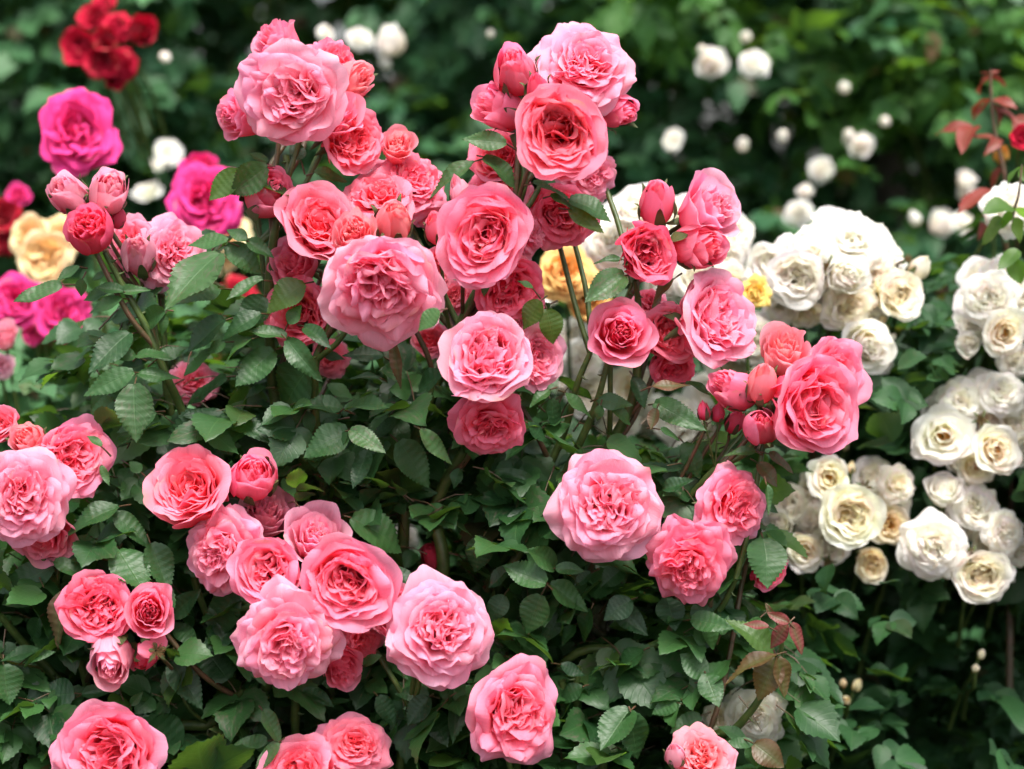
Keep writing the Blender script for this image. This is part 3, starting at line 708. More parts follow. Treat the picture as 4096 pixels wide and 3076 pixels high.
# leaves of the pink bush that can be told apart in the photo: base x, y, tip x, y, width/length, colour class
def _z(ox, oy, s, rows): return [(ox+a*s, oy+b*s, ox+c*s, oy+d*s, w, k) for a, b, c, d, w, k in rows]
LEAVES = (_z(0, 486, .3418, [
 (1390,195,1085,440,.62,'m'),(1440,105,1180,85,.5,'p'),(1430,130,1655,300,.6,'g'),(1560,100,1730,200,.5,'g'),(1560,95,1430,20,.6,'p'),
 (1385,400,1140,480,.6,'p'),(1665,350,1440,465,.42,'p'),(390,375,95,455,.42,'m'),(520,340,500,450,.7,'m'),(500,265,370,330,.5,'p'),(660,300,580,345,.55,'p'),
 (770,465,575,525,.5,'p'),(750,430,940,400,.4,'p'),(700,420,520,470,.5,'g'),(1050,540,850,640,.55,'g'),(1045,560,1020,700,.45,'p'),(820,690,600,870,.6,'d'),
 (860,830,640,800,.5,'g'),(870,830,1085,790,.42,'p'),(865,935,1135,945,.45,'g'),(845,930,545,1050,.45,'g'),(850,1010,870,1330,.68,'m'),
 (1425,600,1180,790,.62,'d'),(1650,560,1400,710,.5,'d'),(1665,450,1540,640,.9,'d'),(1330,790,1150,930,.5,'y'),(1425,740,1300,810,.55,'p'),
 (1925,370,1680,540,.72,'y'),(1810,715,1575,660,.5,'p'),(1810,720,2030,980,.42,'g'),(1920,640,2095,760,.42,'g'),(1820,620,1900,510,.7,'y'),
 (1730,790,1500,990,.66,'g'),(1590,720,1410,860,.6,'p'),(1950,900,1740,1195,.85,'d'),(720,1110,520,1240,.6,'g'),(1430,960,1150,1100,.45,'d'),
 (1415,1200,1180,1180,.5,'d'),(1385,1225,1075,1470,.8,'d'),(1410,1195,1725,1310,.46,'d'),(1680,1030,1500,1120,.6,'d'),(2165,1165,1905,1125,.5,'d'),
 (2200,1290,1925,1450,.7,'g'),(1000,840,1180,760,.5,'g'),(980,1180,760,1290,.5,'g'),(1280,1260,1060,1350,.5,'d'),(640,1400,560,1330,.6,'p'),
 (1820,1230,1690,1310,.7,'d'),(1750,1350,1905,1390,.55,'d'),(890,1560,810,1490,.7,'p'),(640,1520,690,1640,.4,'p'),(780,420,610,390,.5,'g')])
 + _z(648, 486, .3418, [
 (270,1160,10,1120,.5,'g'),(280,1160,555,1120,.5,'g'),(305,1310,30,1450,.7,'g'),(320,1300,525,1395,.5,'m'),(620,1370,830,1640,.62,'d'),
 (640,1200,450,1320,.55,'d'),(900,950,690,1060,.55,'d'),(520,830,300,790,.5,'d'),(150,815,280,840,.5,'d'),(640,1130,780,1190,.5,'d'),(500,965,320,960,.3,'d'),
 (1520,480,1400,640,.75,'y'),(1560,530,1610,750,.72,'y'),(1580,500,1470,600,.6,'d'),(1640,965,1855,1060,.35,'d'),(1880,1100,2090,1130,.5,'g'),(1970,1150,2100,1260,.5,'p'),(2110,960,2180,1150,.5,'d'),
 (1580,1100,1650,1340,.5,'d'),(1440,1250,1590,1380,.5,'d'),(1370,1060,1500,1160,.55,'d'),(1580,1040,1450,1140,.5,'g'),(1230,1560,1540,1640,.28,'d'),
 (760,1290,970,1510,.36,'m'),(2045,320,1805,480,.55,'m'),(590,720,620,1030,.24,'r'),(1160,340,1170,450,.6,'g'),(880,540,740,650,.7,'y'),(1680,1060,1850,1200,.45,'p'),
 (1900,1140,1880,1240,.6,'g'),(1470,400,1390,340,.6,'p'),(240,1230,100,1300,.5,'d'),(430,1420,330,1640,.5,'d'),(1010,1540,960,1650,.8,'d')])
 + _z(0, 0, .3418, [(1690,1050,1430,1220,.6,'m'),(1520,1085,1325,1260,.62,'y'),(1650,1190,1935,1260,.55,'p'),(1690,1030,1575,965,.5,'g'),(1900,1010,1850,870,.7,'d')])
 + _z(540, 0, .4154, [(1330,745,1125,715,.5,'p'),(1215,815,1390,965,.65,'g'),(1165,840,925,1010,.34,'m'),(1470,955,1680,1000,.45,'g'),(1660,1035,1880,1130,.62,'g'),
   (1560,1020,1720,1075,.5,'y'),(1660,1090,1840,1190,.5,'y'),(2205,1450,2080,1590,.36,'r'),(1940,1350,1790,1360,.34,'g'),(330,900,500,930,.4,'p')])
 + _z(0, 1094, .3418, [
 (750,0,430,150,.5,'g'),(720,50,965,215,.5,'g'),(600,205,415,240,.45,'g'),(600,325,420,340,.4,'g'),(340,385,0,520,.5,'d'),(345,350,590,425,.4,'g'),(430,520,340,890,.46,'r'),
 (750,270,720,410,.6,'g'),(745,265,965,490,.62,'g'),(950,235,1080,525,.6,'g'),(1085,690,1275,520,.5,'d'),(1490,540,1290,835,.66,'d'),(1230,850,1050,730,.5,'d'),
 (1080,975,1290,1230,.55,'d'),(1440,1095,1260,870,.85,'d'),(240,910,15,930,.5,'g'),(160,970,345,910,.4,'g'),(20,1000,70,1245,.85,'p'),(470,1180,225,1200,.85,'d'),
 (520,1190,740,1150,.4,'d'),(830,1250,905,1170,.5,'g'),(800,1240,460,1330,.45,'d'),(1110,1540,895,1310,.85,'d'),(1660,1290,1800,1490,.5,'m'),(1690,1480,1465,1500,.5,'p'),
 (1760,1490,1610,1650,.5,'m'),(70,1400,215,1490,.6,'d'),(20,1390,110,1640,.6,'d'),(360,1600,280,1420,.8,'d'),(250,700,180,860,.6,'d'),(1520,740,1300,900,.5,'d')])
 + _z(648, 1094, .3418, [
 (1555,490,1285,370,.6,'g'),(1525,560,1420,800,.75,'g'),(1575,490,1825,665,.5,'g'),(1615,390,1795,400,.48,'g'),(1605,375,1450,260,.6,'g'),(325,70,655,285,.6,'p'),(1400,0,1400,245,.7,'d'),
 (1160,190,1090,425,.7,'d'),(1320,400,1190,510,.7,'d'),(2055,380,1900,505,.75,'d'),(2090,590,1925,690,.8,'d'),(1840,650,1780,875,.5,'d'),(1740,750,1650,870,.6,'d'),(2170,910,1985,1065,.85,'d'),
 (1650,1000,1805,1065,.5,'d'),(1785,1140,1630,1250,.6,'d'),(1790,1145,1955,1265,.5,'d'),(815,1195,600,1180,.55,'d'),(815,1205,680,1375,.7,'d'),(815,1290,930,1465,.6,'d'),(970,1110,995,1450,.4,'d'),
 (490,1200,615,1375,.6,'d'),(400,1000,510,930,.5,'g'),(2090,1290,1890,1490,.7,'g'),(2090,1300,2150,1630,.55,'g'),(1190,850,1310,1060,.55,'d'),(545,400,750,510,.6,'d'),(1290,560,1200,730,.7,'d'),
 (1640,640,1540,860,.6,'d'),(1840,420,1730,500,.6,'d'),(1900,1480,1760,1650,.7,'d'),(20,1160,220,1230,.4,'d'),(150,1260,300,1200,.5,'d'),(2000,640,2190,800,.6,'d')])
 + _z(1404, 1053, .3652, [
 (320,230,35,275,.55,'d'),(670,300,690,565,.85,'g'),(100,650,150,820,.9,'d'),(270,690,330,800,.8,'d'),(250,780,440,790,.5,'g'),(820,800,695,740,.5,'R'),(830,805,925,970,.58,'R'),(815,810,705,945,.55,'R'),
 (700,825,560,795,.4,'R'),(745,990,435,1130,.42,'b'),(745,1000,640,1255,.66,'b'),(750,1000,805,1240,.5,'b'),(730,975,465,770,.5,'y'),(335,1110,190,980,.8,'g'),(330,1100,385,1255,.66,'g'),(330,1115,225,1290,.6,'g'),
 (180,1255,10,1330,.66,'g'),(300,1350,120,1440,.6,'g'),(565,1500,430,1390,.55,'g'),(575,1530,625,1655,.5,'g'),(615,1515,785,1640,.75,'b'),(610,1510,455,1490,.5,'g'),(650,770,560,860,.5,'y'),(740,780,680,690,.4,'b'),
 (330,760,380,960,.5,'y'),(280,800,330,980,.45,'g'),(420,870,470,760,.5,'g')])
 + _z(1404, 540, .3652, [(630,1195,440,1205,.36,'m'),(700,1205,865,1295,.42,'r'),(640,1260,750,1390,.6,'r'),(200,1140,300,1350,.55,'d'),(30,910,285,1025,.45,'g'),(210,785,345,840,.4,'g'),(15,805,235,780,.4,'b'),
   (80,1420,245,1350,.5,'d'),(310,1560,40,1660,.55,'d'),(660,1500,760,1550,.5,'d'),(60,1060,190,1110,.4,'g'),(470,1150,600,1130,.5,'d'),(690,1390,700,1560,.3,'g'),(40,940,0,1060,.6,'r')]))
# canes of the pink bush, photo x, y, cm behind focus; thickness mm at the top
CANES = [
 ([(226,545,1),(262,612,2),(320,715,3),(358,810,4),(392,885,6),(470,1080,9),(600,1450,14)],2.4),
 ([(352,640,8),(355,760,9),(372,900,11),(470,1150,14)],1.6),
 ([(618,335,4),(622,380,4),(600,465,4),(586,560,5),(582,660,6),(592,850,9),(640,1120,12),(720,1500,16)],3.2),
 ([(545,455,6),(560,510,6),(584,560,5)],1.5),
 ([(1108,290,3),(1132,362,3),(1122,430,3),(1062,570,4),(1000,690,6),(935,850,8),(885,1000,10),(870,1200,12),(860,1500,16)],3.4),
 ([(718,690,2),(700,735,3),(680,800,4),(686,960,8),(720,1200,12),(760,1500,16)],3.0),
 ([(1275,762,3),(1247,830,4),(1212,950,7),(1120,1150,10),(1020,1400,14)],2.4),
 ([(1312,785,1),(1292,860,2),(1262,935,4),(1180,1110,8),(1040,1420,12)],2.4),
 ([(1372,606,2),(1379,655,3),(1380,740,4),(1360,880,6),(1262,1050,9)],2.0),
 ([(1366,612,3),(1330,690,4),(1275,762,5)],1.6),
 ([(1630,955,1),(1600,985,2),(1545,1015,3),(1475,1085,5),(1385,1130,6),(1230,1290,9),(1060,1500,13)],2.6),
 ([(1520,905,1),(1532,955,1.5),(1545,1015,3)],.9), ([(1551,908,2),(1548,960,2.5),(1545,1015,3)],.9),
 ([(1590,1250,2),(1540,1330,4),(1400,1400,7),(1180,1500,11)],2.4),
 ([(1690,1360,-1),(1682,1430,0),(1640,1510,1),(1588,1575,3),(1480,1680,7)],2.0),
 ([(1058,900,6),(1000,980,8),(940,1100,10),(958,1230,10),(930,1500,14)],4.6),
 ([(900,1090,11),(950,1170,10),(958,1230,10)],3.2),
 ([(530,1490,6),(460,1560,8),(380,1660,10)],4.2),
 ([(600,1440,5),(560,1500,7),(470,1580,9),(400,1700,12)],5.0),
 ([(1215,1470,6),(1222,1560,7),(1230,1700,9)],3.4), ([(1250,1440,5),(1245,1520,6),(1275,1600,7),(1290,1720,9)],3.0),
 ([(100,1210,3),(130,1290,5),(180,1450,8),(260,1700,12)],2.6),
 ([(0,1330,5),(60,1400,7),(150,1500,9),(300,1720,12)],3.2),
 ([(455,1140,4),(420,1250,6),(500,1450,9),(560,1700,12)],2.6),
 ([(640,1300,3),(640,1450,6),(650,1700,10)],2.8),
 ([(900,1440,3),(880,1560,6),(860,1720,9)],2.6),
 ([(1120,1640,5),(1110,1720,7),(1090,1800,9)],2.6),
 ([(245,1660,4),(250,1800,6)],2.6), ([(720,1690,4),(700,1800,6)],2.6), ([(1500,1690,3),(1450,1800,5)],2.4),
]
# ------------------------------------------------------------------ camera: a short telephoto, focused on the pink bush
FD, WID = 1.91, .90                       # focus distance, width of the view there
CAM = Vector((0, -1.90, 1.25)); FW = Vector((0, 1.9, -.2)).normalized()
RT = Vector((1, 0, 0)); UP = RT.cross(FW)
FWn, RTn, UPn, CAMn = map(np.array, (FW, RT, UP, CAM))
def at(px, py, d):                        # a point of the photo at depth FD + d (m)
    D = FD+d; s = WID/2212*D/FD
    return CAM + FW*D + RT*((px-1106)*s) - UP*((py-830.5)*s)
def scale_at(d): return WID/2212*(FD+d)/FD
def proj(P):                              # world (N,3) -> photo px, depth
    q = np.asarray(P)-CAMn; D = q@FWn; s = WID/2212*D/FD
    return 1106+(q@RTn)/s, 830.5-(q@UPn)/s, D-FD

cd = bpy.data.cameras.new('camera'); cam = bpy.data.objects.new('camera', cd); COL.objects.link(cam)
cam.matrix_world = Matrix((RT, UP, -FW)).transposed().to_4x4(); cam.location = CAM
cd.sensor_width = 36; cd.lens = 36*FD/WID; cd.clip_start = .05; cd.clip_end = 400
cd.dof.use_dof = True; cd.dof.focus_distance = FD-.01; cd.dof.aperture_fstop = 3.3; cd.dof.aperture_blades = 0
SC.camera = cam

# ------------------------------------------------------------------ light: bright overcast
w = bpy.data.worlds.new('World'); SC.world = w; w.use_nodes = True
bg = w.node_tree.nodes['Background']; sk = w.node_tree.nodes.new('ShaderNodeTexSky'); sk.sky_type = 'NISHITA'; sk.sun_disc = False
ELEV, AZ = math.radians(64), math.radians(163)
sk.sun_elevation = ELEV; sk.sun_rotation = AZ; sk.air_density = 1; sk.dust_density = 4; sk.ozone_density = .6
hs = w.node_tree.nodes.new('ShaderNodeHueSaturation'); hs.inputs['Saturation'].default_value = .45     # cloud veil: nearly neutral
w.node_tree.links.new(sk.outputs[0], hs.inputs['Color']); w.node_tree.links.new(hs.outputs[0], bg.inputs[0])
bg.inputs[1].default_value = .085
sl = bpy.data.lights.new('sun', 'SUN'); sl.energy = 1.5; sl.angle = math.radians(22); sl.color = (1, .96, .9)
so = bpy.data.objects.new('sun', sl); COL.objects.link(so)
sdir = Vector((math.sin(AZ)*math.cos(ELEV), math.cos(AZ)*math.cos(ELEV), math.sin(ELEV)))
so.rotation_euler = sdir.to_track_quat('Z', 'Y').to_euler(); so.location = (0, 0, 6)
SC.view_settings.view_transform = 'Standard'; SC.view_settings.look = 'None'; SC.view_settings.exposure = 1.98
cy = SC.cycles; cy.diffuse_bounces = 18; cy.max_bounces = 24; cy.transmission_bounces = 18; cy.glossy_bounces = 3
cy.use_denoising = True; cy.caustics_reflective = False; cy.caustics_refractive = False; cy.sample_clamp_indirect = 6

# ------------------------------------------------------------------ materials
M_PINK = petal_material('pink_petal', (.96, .44, .57), transl=.55, spec=.08, bump=.35, trans_gain=(1, .95, .95))
M_WHITE = petal_material('white_petal', (.97, .96, .93), transl=.56, trans_gain=(1, .99, .95), fleck=(.5, .36, .2), spec=.15)
M_OTHER = petal_material('garden_petal', (.9, .3, .4), transl=.25, spec=.2)
M_PLAIN = {}
for k, t in (('magenta', (.82, .08, .33)), ('red', (.55, .012, .03)), ('yellow', (.92, .74, .40)), ('pale', (.95, .5, .6))):
    M_PLAIN[k] = petal_material(k+'_petal', t, transl=.3 if k != 'red' else .15, spec=.15)
M_LEAF = leaf_material('rose_leaf', (.009, .040, .012), (.038, .108, .028), (.06, .14, .04), spec=.38, rough=.43)
M_LEAFW = leaf_material('climber_leaf', (.007, .032, .012), (.028, .09, .027), (.07, .14, .05), rough=.52, spec=.3)
M_LEAFH = leaf_material('hedge_leaf', (.019, .078, .035), (.070, .175, .068), (.06, .12, .05), rough=.5, spec=.35)
M_LEAFY = leaf_material('bright_leaf', (.028, .095, .02), (.07, .18, .034), (.14, .26, .07), rough=.55, spec=.3, transl=.35, tcol=(.2, .4, .03))
M_LEAFD = leaf_material('deep_leaf', (.012, .042, .02), (.035, .09, .038), (.03, .06, .02), rough=.6, spec=.25)
M_CANE = bark_material('green_cane', (.03, .06, .012), (.075, .11, .025), .45, 90)
M_RED = bark_material('reddish_stalk', (.05, .045, .015), (.11, .05, .03), .45, 120)
M_SEPAL = bark_material('sepal_green', (.045, .085, .02), (.10, .12, .04), .5, 200)
M_BROWN = bark_material('withered_brown', (.14, .06, .02), (.34, .17, .06), .8, 300)
M_STAMEN = bark_material('stamen_gold', (.75, .36, .03), (.92, .62, .10), .7, 400)
M_TRUNK = bark_material('grey_bark', (.06, .05, .045), (.17, .15, .13), .85, 25)
M_SOIL = bark_material('soil', (.02, .014, .009), (.06, .04, .025), .95, 18)

PAL = dict(
 n=((.96, .085, .175), (.985, .35, .52), (.97, .07, .135), (.98, .21, .33)),
 p=((.96, .14, .26), (.985, .55, .71), (.97, .10, .19), (.985, .35, .50)),
 c=((.96, .08, .145), (.985, .34, .48), (.97, .05, .085), (.98, .155, .22)),
 o=((.96, .17, .18), (.98, .42, .47), (.97, .12, .12), (.98, .28, .29)),
 d=((.90, .045, .125), (.96, .18, .33), (.91, .04, .10), (.95, .13, .24)),
 v=((.86, .20, .32), (.94, .50, .62), (.85, .13, .22), (.92, .33, .45)))
WPAL = dict(
 w=((.95, .92, .80), (.975, .97, .95), (.96, .91, .72), (.97, .955, .90)),
 c=((.94, .85, .60), (.96, .94, .87), (.95, .84, .52), (.96, .91, .75)),
 y=((.92, .76, .45), (.95, .89, .70), (.92, .66, .24), (.94, .80, .48)),
 b=((.86, .76, .60), (.93, .88, .82), (.72, .54, .34), (.88, .78, .66)))
OPAL = dict(
 magenta=((.62, .010, .13), (.82, .04, .26), (.64, .010, .11), (.80, .03, .21)),
 red=((.34, .002, .012), (.52, .006, .045), (.32, .002, .01), (.48, .005, .05)),
 darkred=((.2, .002, .01), (.33, .006, .025), (.18, .002, .008), (.28, .005, .02)),
 yellow=((.94, .66, .26), (.96, .83, .52), (.94, .58, .16), (.95, .74, .36)),
 orange=((.90, .42, .04), (.93, .58, .14), (.88, .34, .02), (.92, .50, .10)),
 lemon=((.88, .66, .03), (.90, .72, .12), (.88, .60, .02), (.9, .7, .08)),
 pale=((.90, .30, .44), (.95, .58, .70), (.9, .24, .36), (.94, .46, .58)))

# ------------------------------------------------------------------ roses
def facing_matrix(c, fx, fy, R, h, roll, push):
    fz = math.sqrt(max(.04, 1-fx*fx-fy*fy))
    f = (RT*fx + UP*fy - FW*fz).normalized()
    a = f.cross(Vector((.2, .3, 1))).normalized(); b = f.cross(a)
    rot = Matrix((a, b, f)).transposed() @ Matrix.Rotation(roll, 3, 'Z')
    M = rot.to_4x4() @ Matrix.Scale(R, 4)
    M.translation = c - f*(h*push*R)
    return M, f

def calyx_mesh(seed, r, cling):
    """five sepals and the green hip under the bloom; unit = bloom radius"""
    rg = np.random.default_rng(seed); P = Pile()
    for i in range(5):
        if cling:     # sepals hugging the closed bud, their tips standing off
            V, u, v, nu, nv = petal(rg, TAU*i/5+rg.random()*.3, .8+.35*rg.random(), .8, .6, [14, 74, 104, 60-60*rg.random()], r0=.14, z0=-.03, e=.1, ruf=.02, nu=7, nv=10, edge=.02, wrap=.4, f=1.2)
            V = V*r
        else:
            V, u, v, nu, nv = petal(rg, TAU*i/5+rg.random()*.3, .6+.2*rg.random(), .17, .3, [5, -20-30*rg.random(), -60, -40], r0=.1, z0=-.02, e=.1, ruf=.03, nu=5, nv=8, edge=.02)
        V = V.reshape(nv, nu, 3); mid = V[:, nu//2:nu//2+1].copy()
        k = np.linspace(1, .0, nv)[:, None, None]**.7 + .06
        V = (mid + (V-mid)*k).reshape(-1, 3)
        P.add(V, grid_faces(nu, nv))
    z = np.linspace(-.36, .03, 7); rr = .03+.13*np.sin(np.linspace(.12, 2.5, 7))
    V, F = tube(np.stack([0*z, 0*z, z], -1), rr, 8); P.add(V, F)
    return P

CANE_PTS = []      # filled below: points the bloom stalks can join
def make_stem(base, f, R, rg, lo=.05, hi=.16):
    b = np.array(base); fn = np.array(f)
    C = np.array(CANE_PTS); d = C[:, :3]-b
    dist = np.linalg.norm(d, axis=1)
    cost = np.abs(dist-.5*(lo+hi)) + np.maximum(d[:, 2]+.02, 0)*6 + np.maximum(.01-(d@FWn), 0)*2 + np.maximum(np.abs(d[:, 0])-.7*np.abs(d[:, 2]), 0)*3 + np.abs(d[:, 0])*.25
    q = C[np.argmin(cost), :3]
    n1 = min(.03, dist.min()*.4)
    P = smooth_path([b, b-fn*n1+np.array((0, 0, -.006)), lerp(b, q, .55)+np.array((0, 0, -.012)), q], 12)
    return P

def build_pink(i, row):
    px, py, dia, kind, fx, fy, dc, pal, o, label = row
    rg = np.random.default_rng(1000+i); d = dc*.01
    outer, heart, rs, h = build_rose(kind, 200+i, PAL[pal], o, 16 if dia > 150 else 14 if dia > 90 else 11)
    R = dia*.5*scale_at(d)*(.96 if kind == 'loose' else 1.01)
    if kind == 'bud' and fy > .3: fy *= .68
    M, f = facing_matrix(at(px, py, d), fx, fy, R, h, rg.random()*TAU, .5)
    small = kind in ('tight',) and dia < 60
    e = empty('rose_bud' if kind in ('tight', 'bud') else 'pink_rose', M, label, 'rose bud' if kind in ('tight', 'bud') else 'rose', 'pink roses of the front bush')
    for V, F, C, U in outer: obj('petal', new_mesh('petal', V, F, M_PINK, C, U), e)
    obj('heart', heart.mesh('heart', M_PINK), e)
    cx = calyx_mesh(i, rs, kind in ('tight', 'bud'))
    obj('calyx', cx.mesh('calyx', M_SEPAL if not (kind == 'tight' and dia < 45) else M_RED), e)
    base = M @ Vector((0, 0, -.34))
    P = make_stem(base, f, R, rg)
    V, F = tube(P, np.linspace(.0021, .0028, len(P))*(1 if dia > 70 else .72), 7)
    s = obj('stem', new_mesh('stem', V, F, M_RED if rg.random() < .6 else M_CANE), None)
    s.parent = e; s.matrix_parent_inverse = M.inverted()
    return e

def stamens(rg, R=.22, n=46, z=.16):
    P = Pile()
    for i in range(n):
        a = rg.random()*TAU; q = R*math.sqrt(rg.random()); r0 = q*.35; hgt = z+.26+.12*rg.random()
        V, F = tube([(r0*math.cos(a), r0*math.sin(a), z-.05), (q*.8*math.cos(a), q*.8*math.sin(a), z+.12), (q*math.cos(a), q*math.sin(a), hgt), (q*1.06*math.cos(a), q*1.06*math.sin(a), hgt+.05)], [.01, .01, .012, .035], 5)
        P.add(V, F)
    return P

def build_simple(name, cat, group, i, px, py, dia, kind, fx, fy, d, pal, o, label, mat, seed, res=9, stem_to=None, parts=True):
    rg = np.random.default_rng(seed+i)
    outer, heart, rs, h = build_rose(kind, seed+i, pal, o, res)
    R = dia*.5*scale_at(d)
    M, f = facing_matrix(at(px, py, d), fx, fy, R, h, rg.random()*TAU, .5)
    e = empty(name, M, label, cat, group)
    for V, F, C, U in outer: obj('petal', new_mesh('petal', V, F, mat, C, U), e)
    obj('heart', heart.mesh('heart', mat), e)
    if kind == 'stamen' or (kind == 'open' and name == 'white_rose' and i % 3 == 0): obj('stamens', stamens(rg).mesh('stamens', M_STAMEN), e)['kind'] = 'stuff'
    obj('calyx', calyx_mesh(seed+i, rs, kind in ('tight', 'bud')).mesh('calyx', M_SEPAL), e)
    b = M @ Vector((0, 0, -.34)); dn = Vector((rg.random()*.04-.02, .11, -.07-.05*rg.random()))
    if stem_to: dn = Vector(stem_to)
    P = smooth_path([b, b-f*.02+Vector((0, 0, -.01)), b+dn*.5+Vector((0, .01, 0)), b+dn], 10)
    V, F = tube(P, np.linspace(.0018, .0024, len(P)), 6)
    s = obj('stem', new_mesh('stem', V, F, M_CANE)); s.parent = e; s.matrix_parent_inverse = M.inverted()
    return e

# ------------------------------------------------------------------ leaves
def leaf_template(nr, nc, teeth, seed, wf=.56, droop=.25, foldv=.28, wave=.03):
    rg = np.random.default_rng(seed)
    v = np.linspace(0, 1, nr)[:, None]*np.ones((1, nc)); u = np.linspace(-1, 1, nc)[None, :]*np.ones((nr, 1))
    w = .5*wf*np.sin(np.pi*np.clip(v, 0, 1)**.78)**.8*(1-.25*v**3) + .004
    if teeth:
        saw = ((np.arange(nr) % 2)*.05 + .0)[:, None]*np.ones((1, nc)); w = w*(1-saw*(np.abs(u) > .99)*1.6)
    x = u*w; y = v - (.035*((np.arange(nr) % 2)[:, None])*(np.abs(u) > .99)*teeth)
    a, b = rg.random(2)*TAU
    z = foldv*np.abs(x) - droop*v**2*.5 + wave*np.sin(v*9+a+u*1.2)*np.abs(u) + .03*np.sin(v*4+b)
    if nc >= 5: z = z + .008*np.cos((v-.3*np.abs(u))*8*TAU)*(np.abs(u) > .2)*(np.abs(u) < .95)
    z = z + .05*(rg.random()-.5)*u*v
    V = np.stack([x, y, z], -1).reshape(-1, 3)
    return V, grid_faces(nc, nr), np.stack([u.ravel(), v.ravel()], -1)

T_HI = [leaf_template(31, 7, 1, s, dr, droop=d_, foldv=f_) for s, dr, d_, f_ in ((1, .56, .2, .3), (2, .56, .45, .2), (3, .56, .1, .45), (4, .56, .35, .1))]
T_MID = [leaf_template(17, 5, 1, s+10, wd, droop=d_, foldv=f_) for s, wd, d_, f_ in ((1, .66, .2, .35), (2, .72, .5, .2), (3, .8, .1, .4), (4, .6, .35, .1), (5, .85, .3, .25))]
T_LOW = [leaf_template(6, 3, 0, s+20, wd, droop=d_, foldv=f_) for s, wd, d_, f_ in ((1, .58, .3, .4), (2, .66, .6, .2), (3, .72, .1, .5), (4, .52, .4, .2))]

def norm(a): return a/(np.linalg.norm(a, axis=-1, keepdims=True)+1e-9)
def leaves(pile, T, base, tipdir, nrm, size, wscale, pig, rg):
    """batch of leaves: base (N,3), direction of the midrib, approximate upper normal, length"""
    base = np.asarray(base); Y = norm(np.asarray(tipdir)); Z = np.asarray(nrm)
    Z = norm(Z-(Z*Y).sum(-1, keepdims=True)*Y); X = np.cross(Y, Z)
    ids = rg.integers(0, len(T), len(base))
    for t, (TV, TF, TU) in enumerate(T):
        s = np.where(ids == t)[0]
        if not len(s): continue
        L = size[s][:, None, None]
        V = base[s][:, None] + L*(TV[None, :, 0:1]*X[s][:, None]*wscale[s][:, None, None] + TV[None, :, 1:2]*Y[s][:, None] + TV[None, :, 2:3]*Z[s][:, None])
        m = len(TV); F = (TF[None]+(np.arange(len(s))*m)[:, None, None]).reshape(-1, 4)
        C = np.repeat(pig[s], m, 0); U = np.tile(np.concatenate([TU, np.zeros((m, 1))], 1), (len(s), 1)); U[:, 2] = np.repeat(rg.random(len(s))*80, m)
        pile.add(V.reshape(-1, 3), F, C, U)

def sprays(rg, P, out, n5, lmin, lmax, up=.7, tilt=.5):
    """compound leaves of five leaflets growing from points P in directions out; returns leaflet arrays"""
    N = len(P); out = norm(out)
    L = lmin+(lmax-lmin)*rg.random(N)
    nr = norm(np.array([0, 0, up])+out*(1-up)*.9+rg.normal(0, tilt*.5, (N, 3)))
    nr = norm(nr-(nr*out).sum(-1, keepdims=True)*out)
    side = np.cross(out, nr)
    B, D, Z, S = [], [], [], []
    for along, sgn, sc in ((1.05, 0, 1.15), (.98, 1, .95), (.98, -1, .95), (.45, 1, .72), (.45, -1, .72)):
        B.append(P+out*(L*along)[:, None]*.95 - nr*(L*.12*along**2)[:, None]); ang = rg.normal(1.05, .18, N)*sgn
        D.append(out*np.cos(ang)[:, None]+side*np.sin(ang)[:, None]-np.array([0, 0, .18]))
        Z.append(nr+rg.normal(0, .28, (N, 3))); S.append(L*sc*(.85+.3*rg.random(N)))
    return np.concatenate(B), np.concatenate(D), np.concatenate(Z), np.concatenate(S), (P, P+out*(L*1.0)[:, None])

def pigments(rg, n, light=.5, red=.03, blotch=.3):
    c = np.zeros((n, 3)); c[:, 0] = np.clip(rg.normal(light, .25, n), 0, 1)
    c[:, 1] = np.where(rg.random(n) < red, rg.random(n)*.8, 0); c[:, 2] = np.where(rg.random(n) < .3, rg.random(n)*blotch*2, 0)
    return c

def rachis(pile, A, B, r=.0006):
    for a, b in zip(A, B):
        V, F = tube([a, (a+b)/2+np.array([0, 0, .003]), b], [r*1.5, r*1.2, r*.6], 4); pile.add(V, F)

def inside(poly, x, y):
    x = np.asarray(x); y = np.asarray(y); r = np.zeros(x.shape, bool); n = len(poly)
    for i in range(n):
        (x1, y1), (x2, y2) = poly[i], poly[(i+1) % n]
        c = ((y1 > y) != (y2 > y)) & (x < (x2-x1)*(y-y1)/((y2-y1) or 1e-9)+x1); r ^= c
    return r

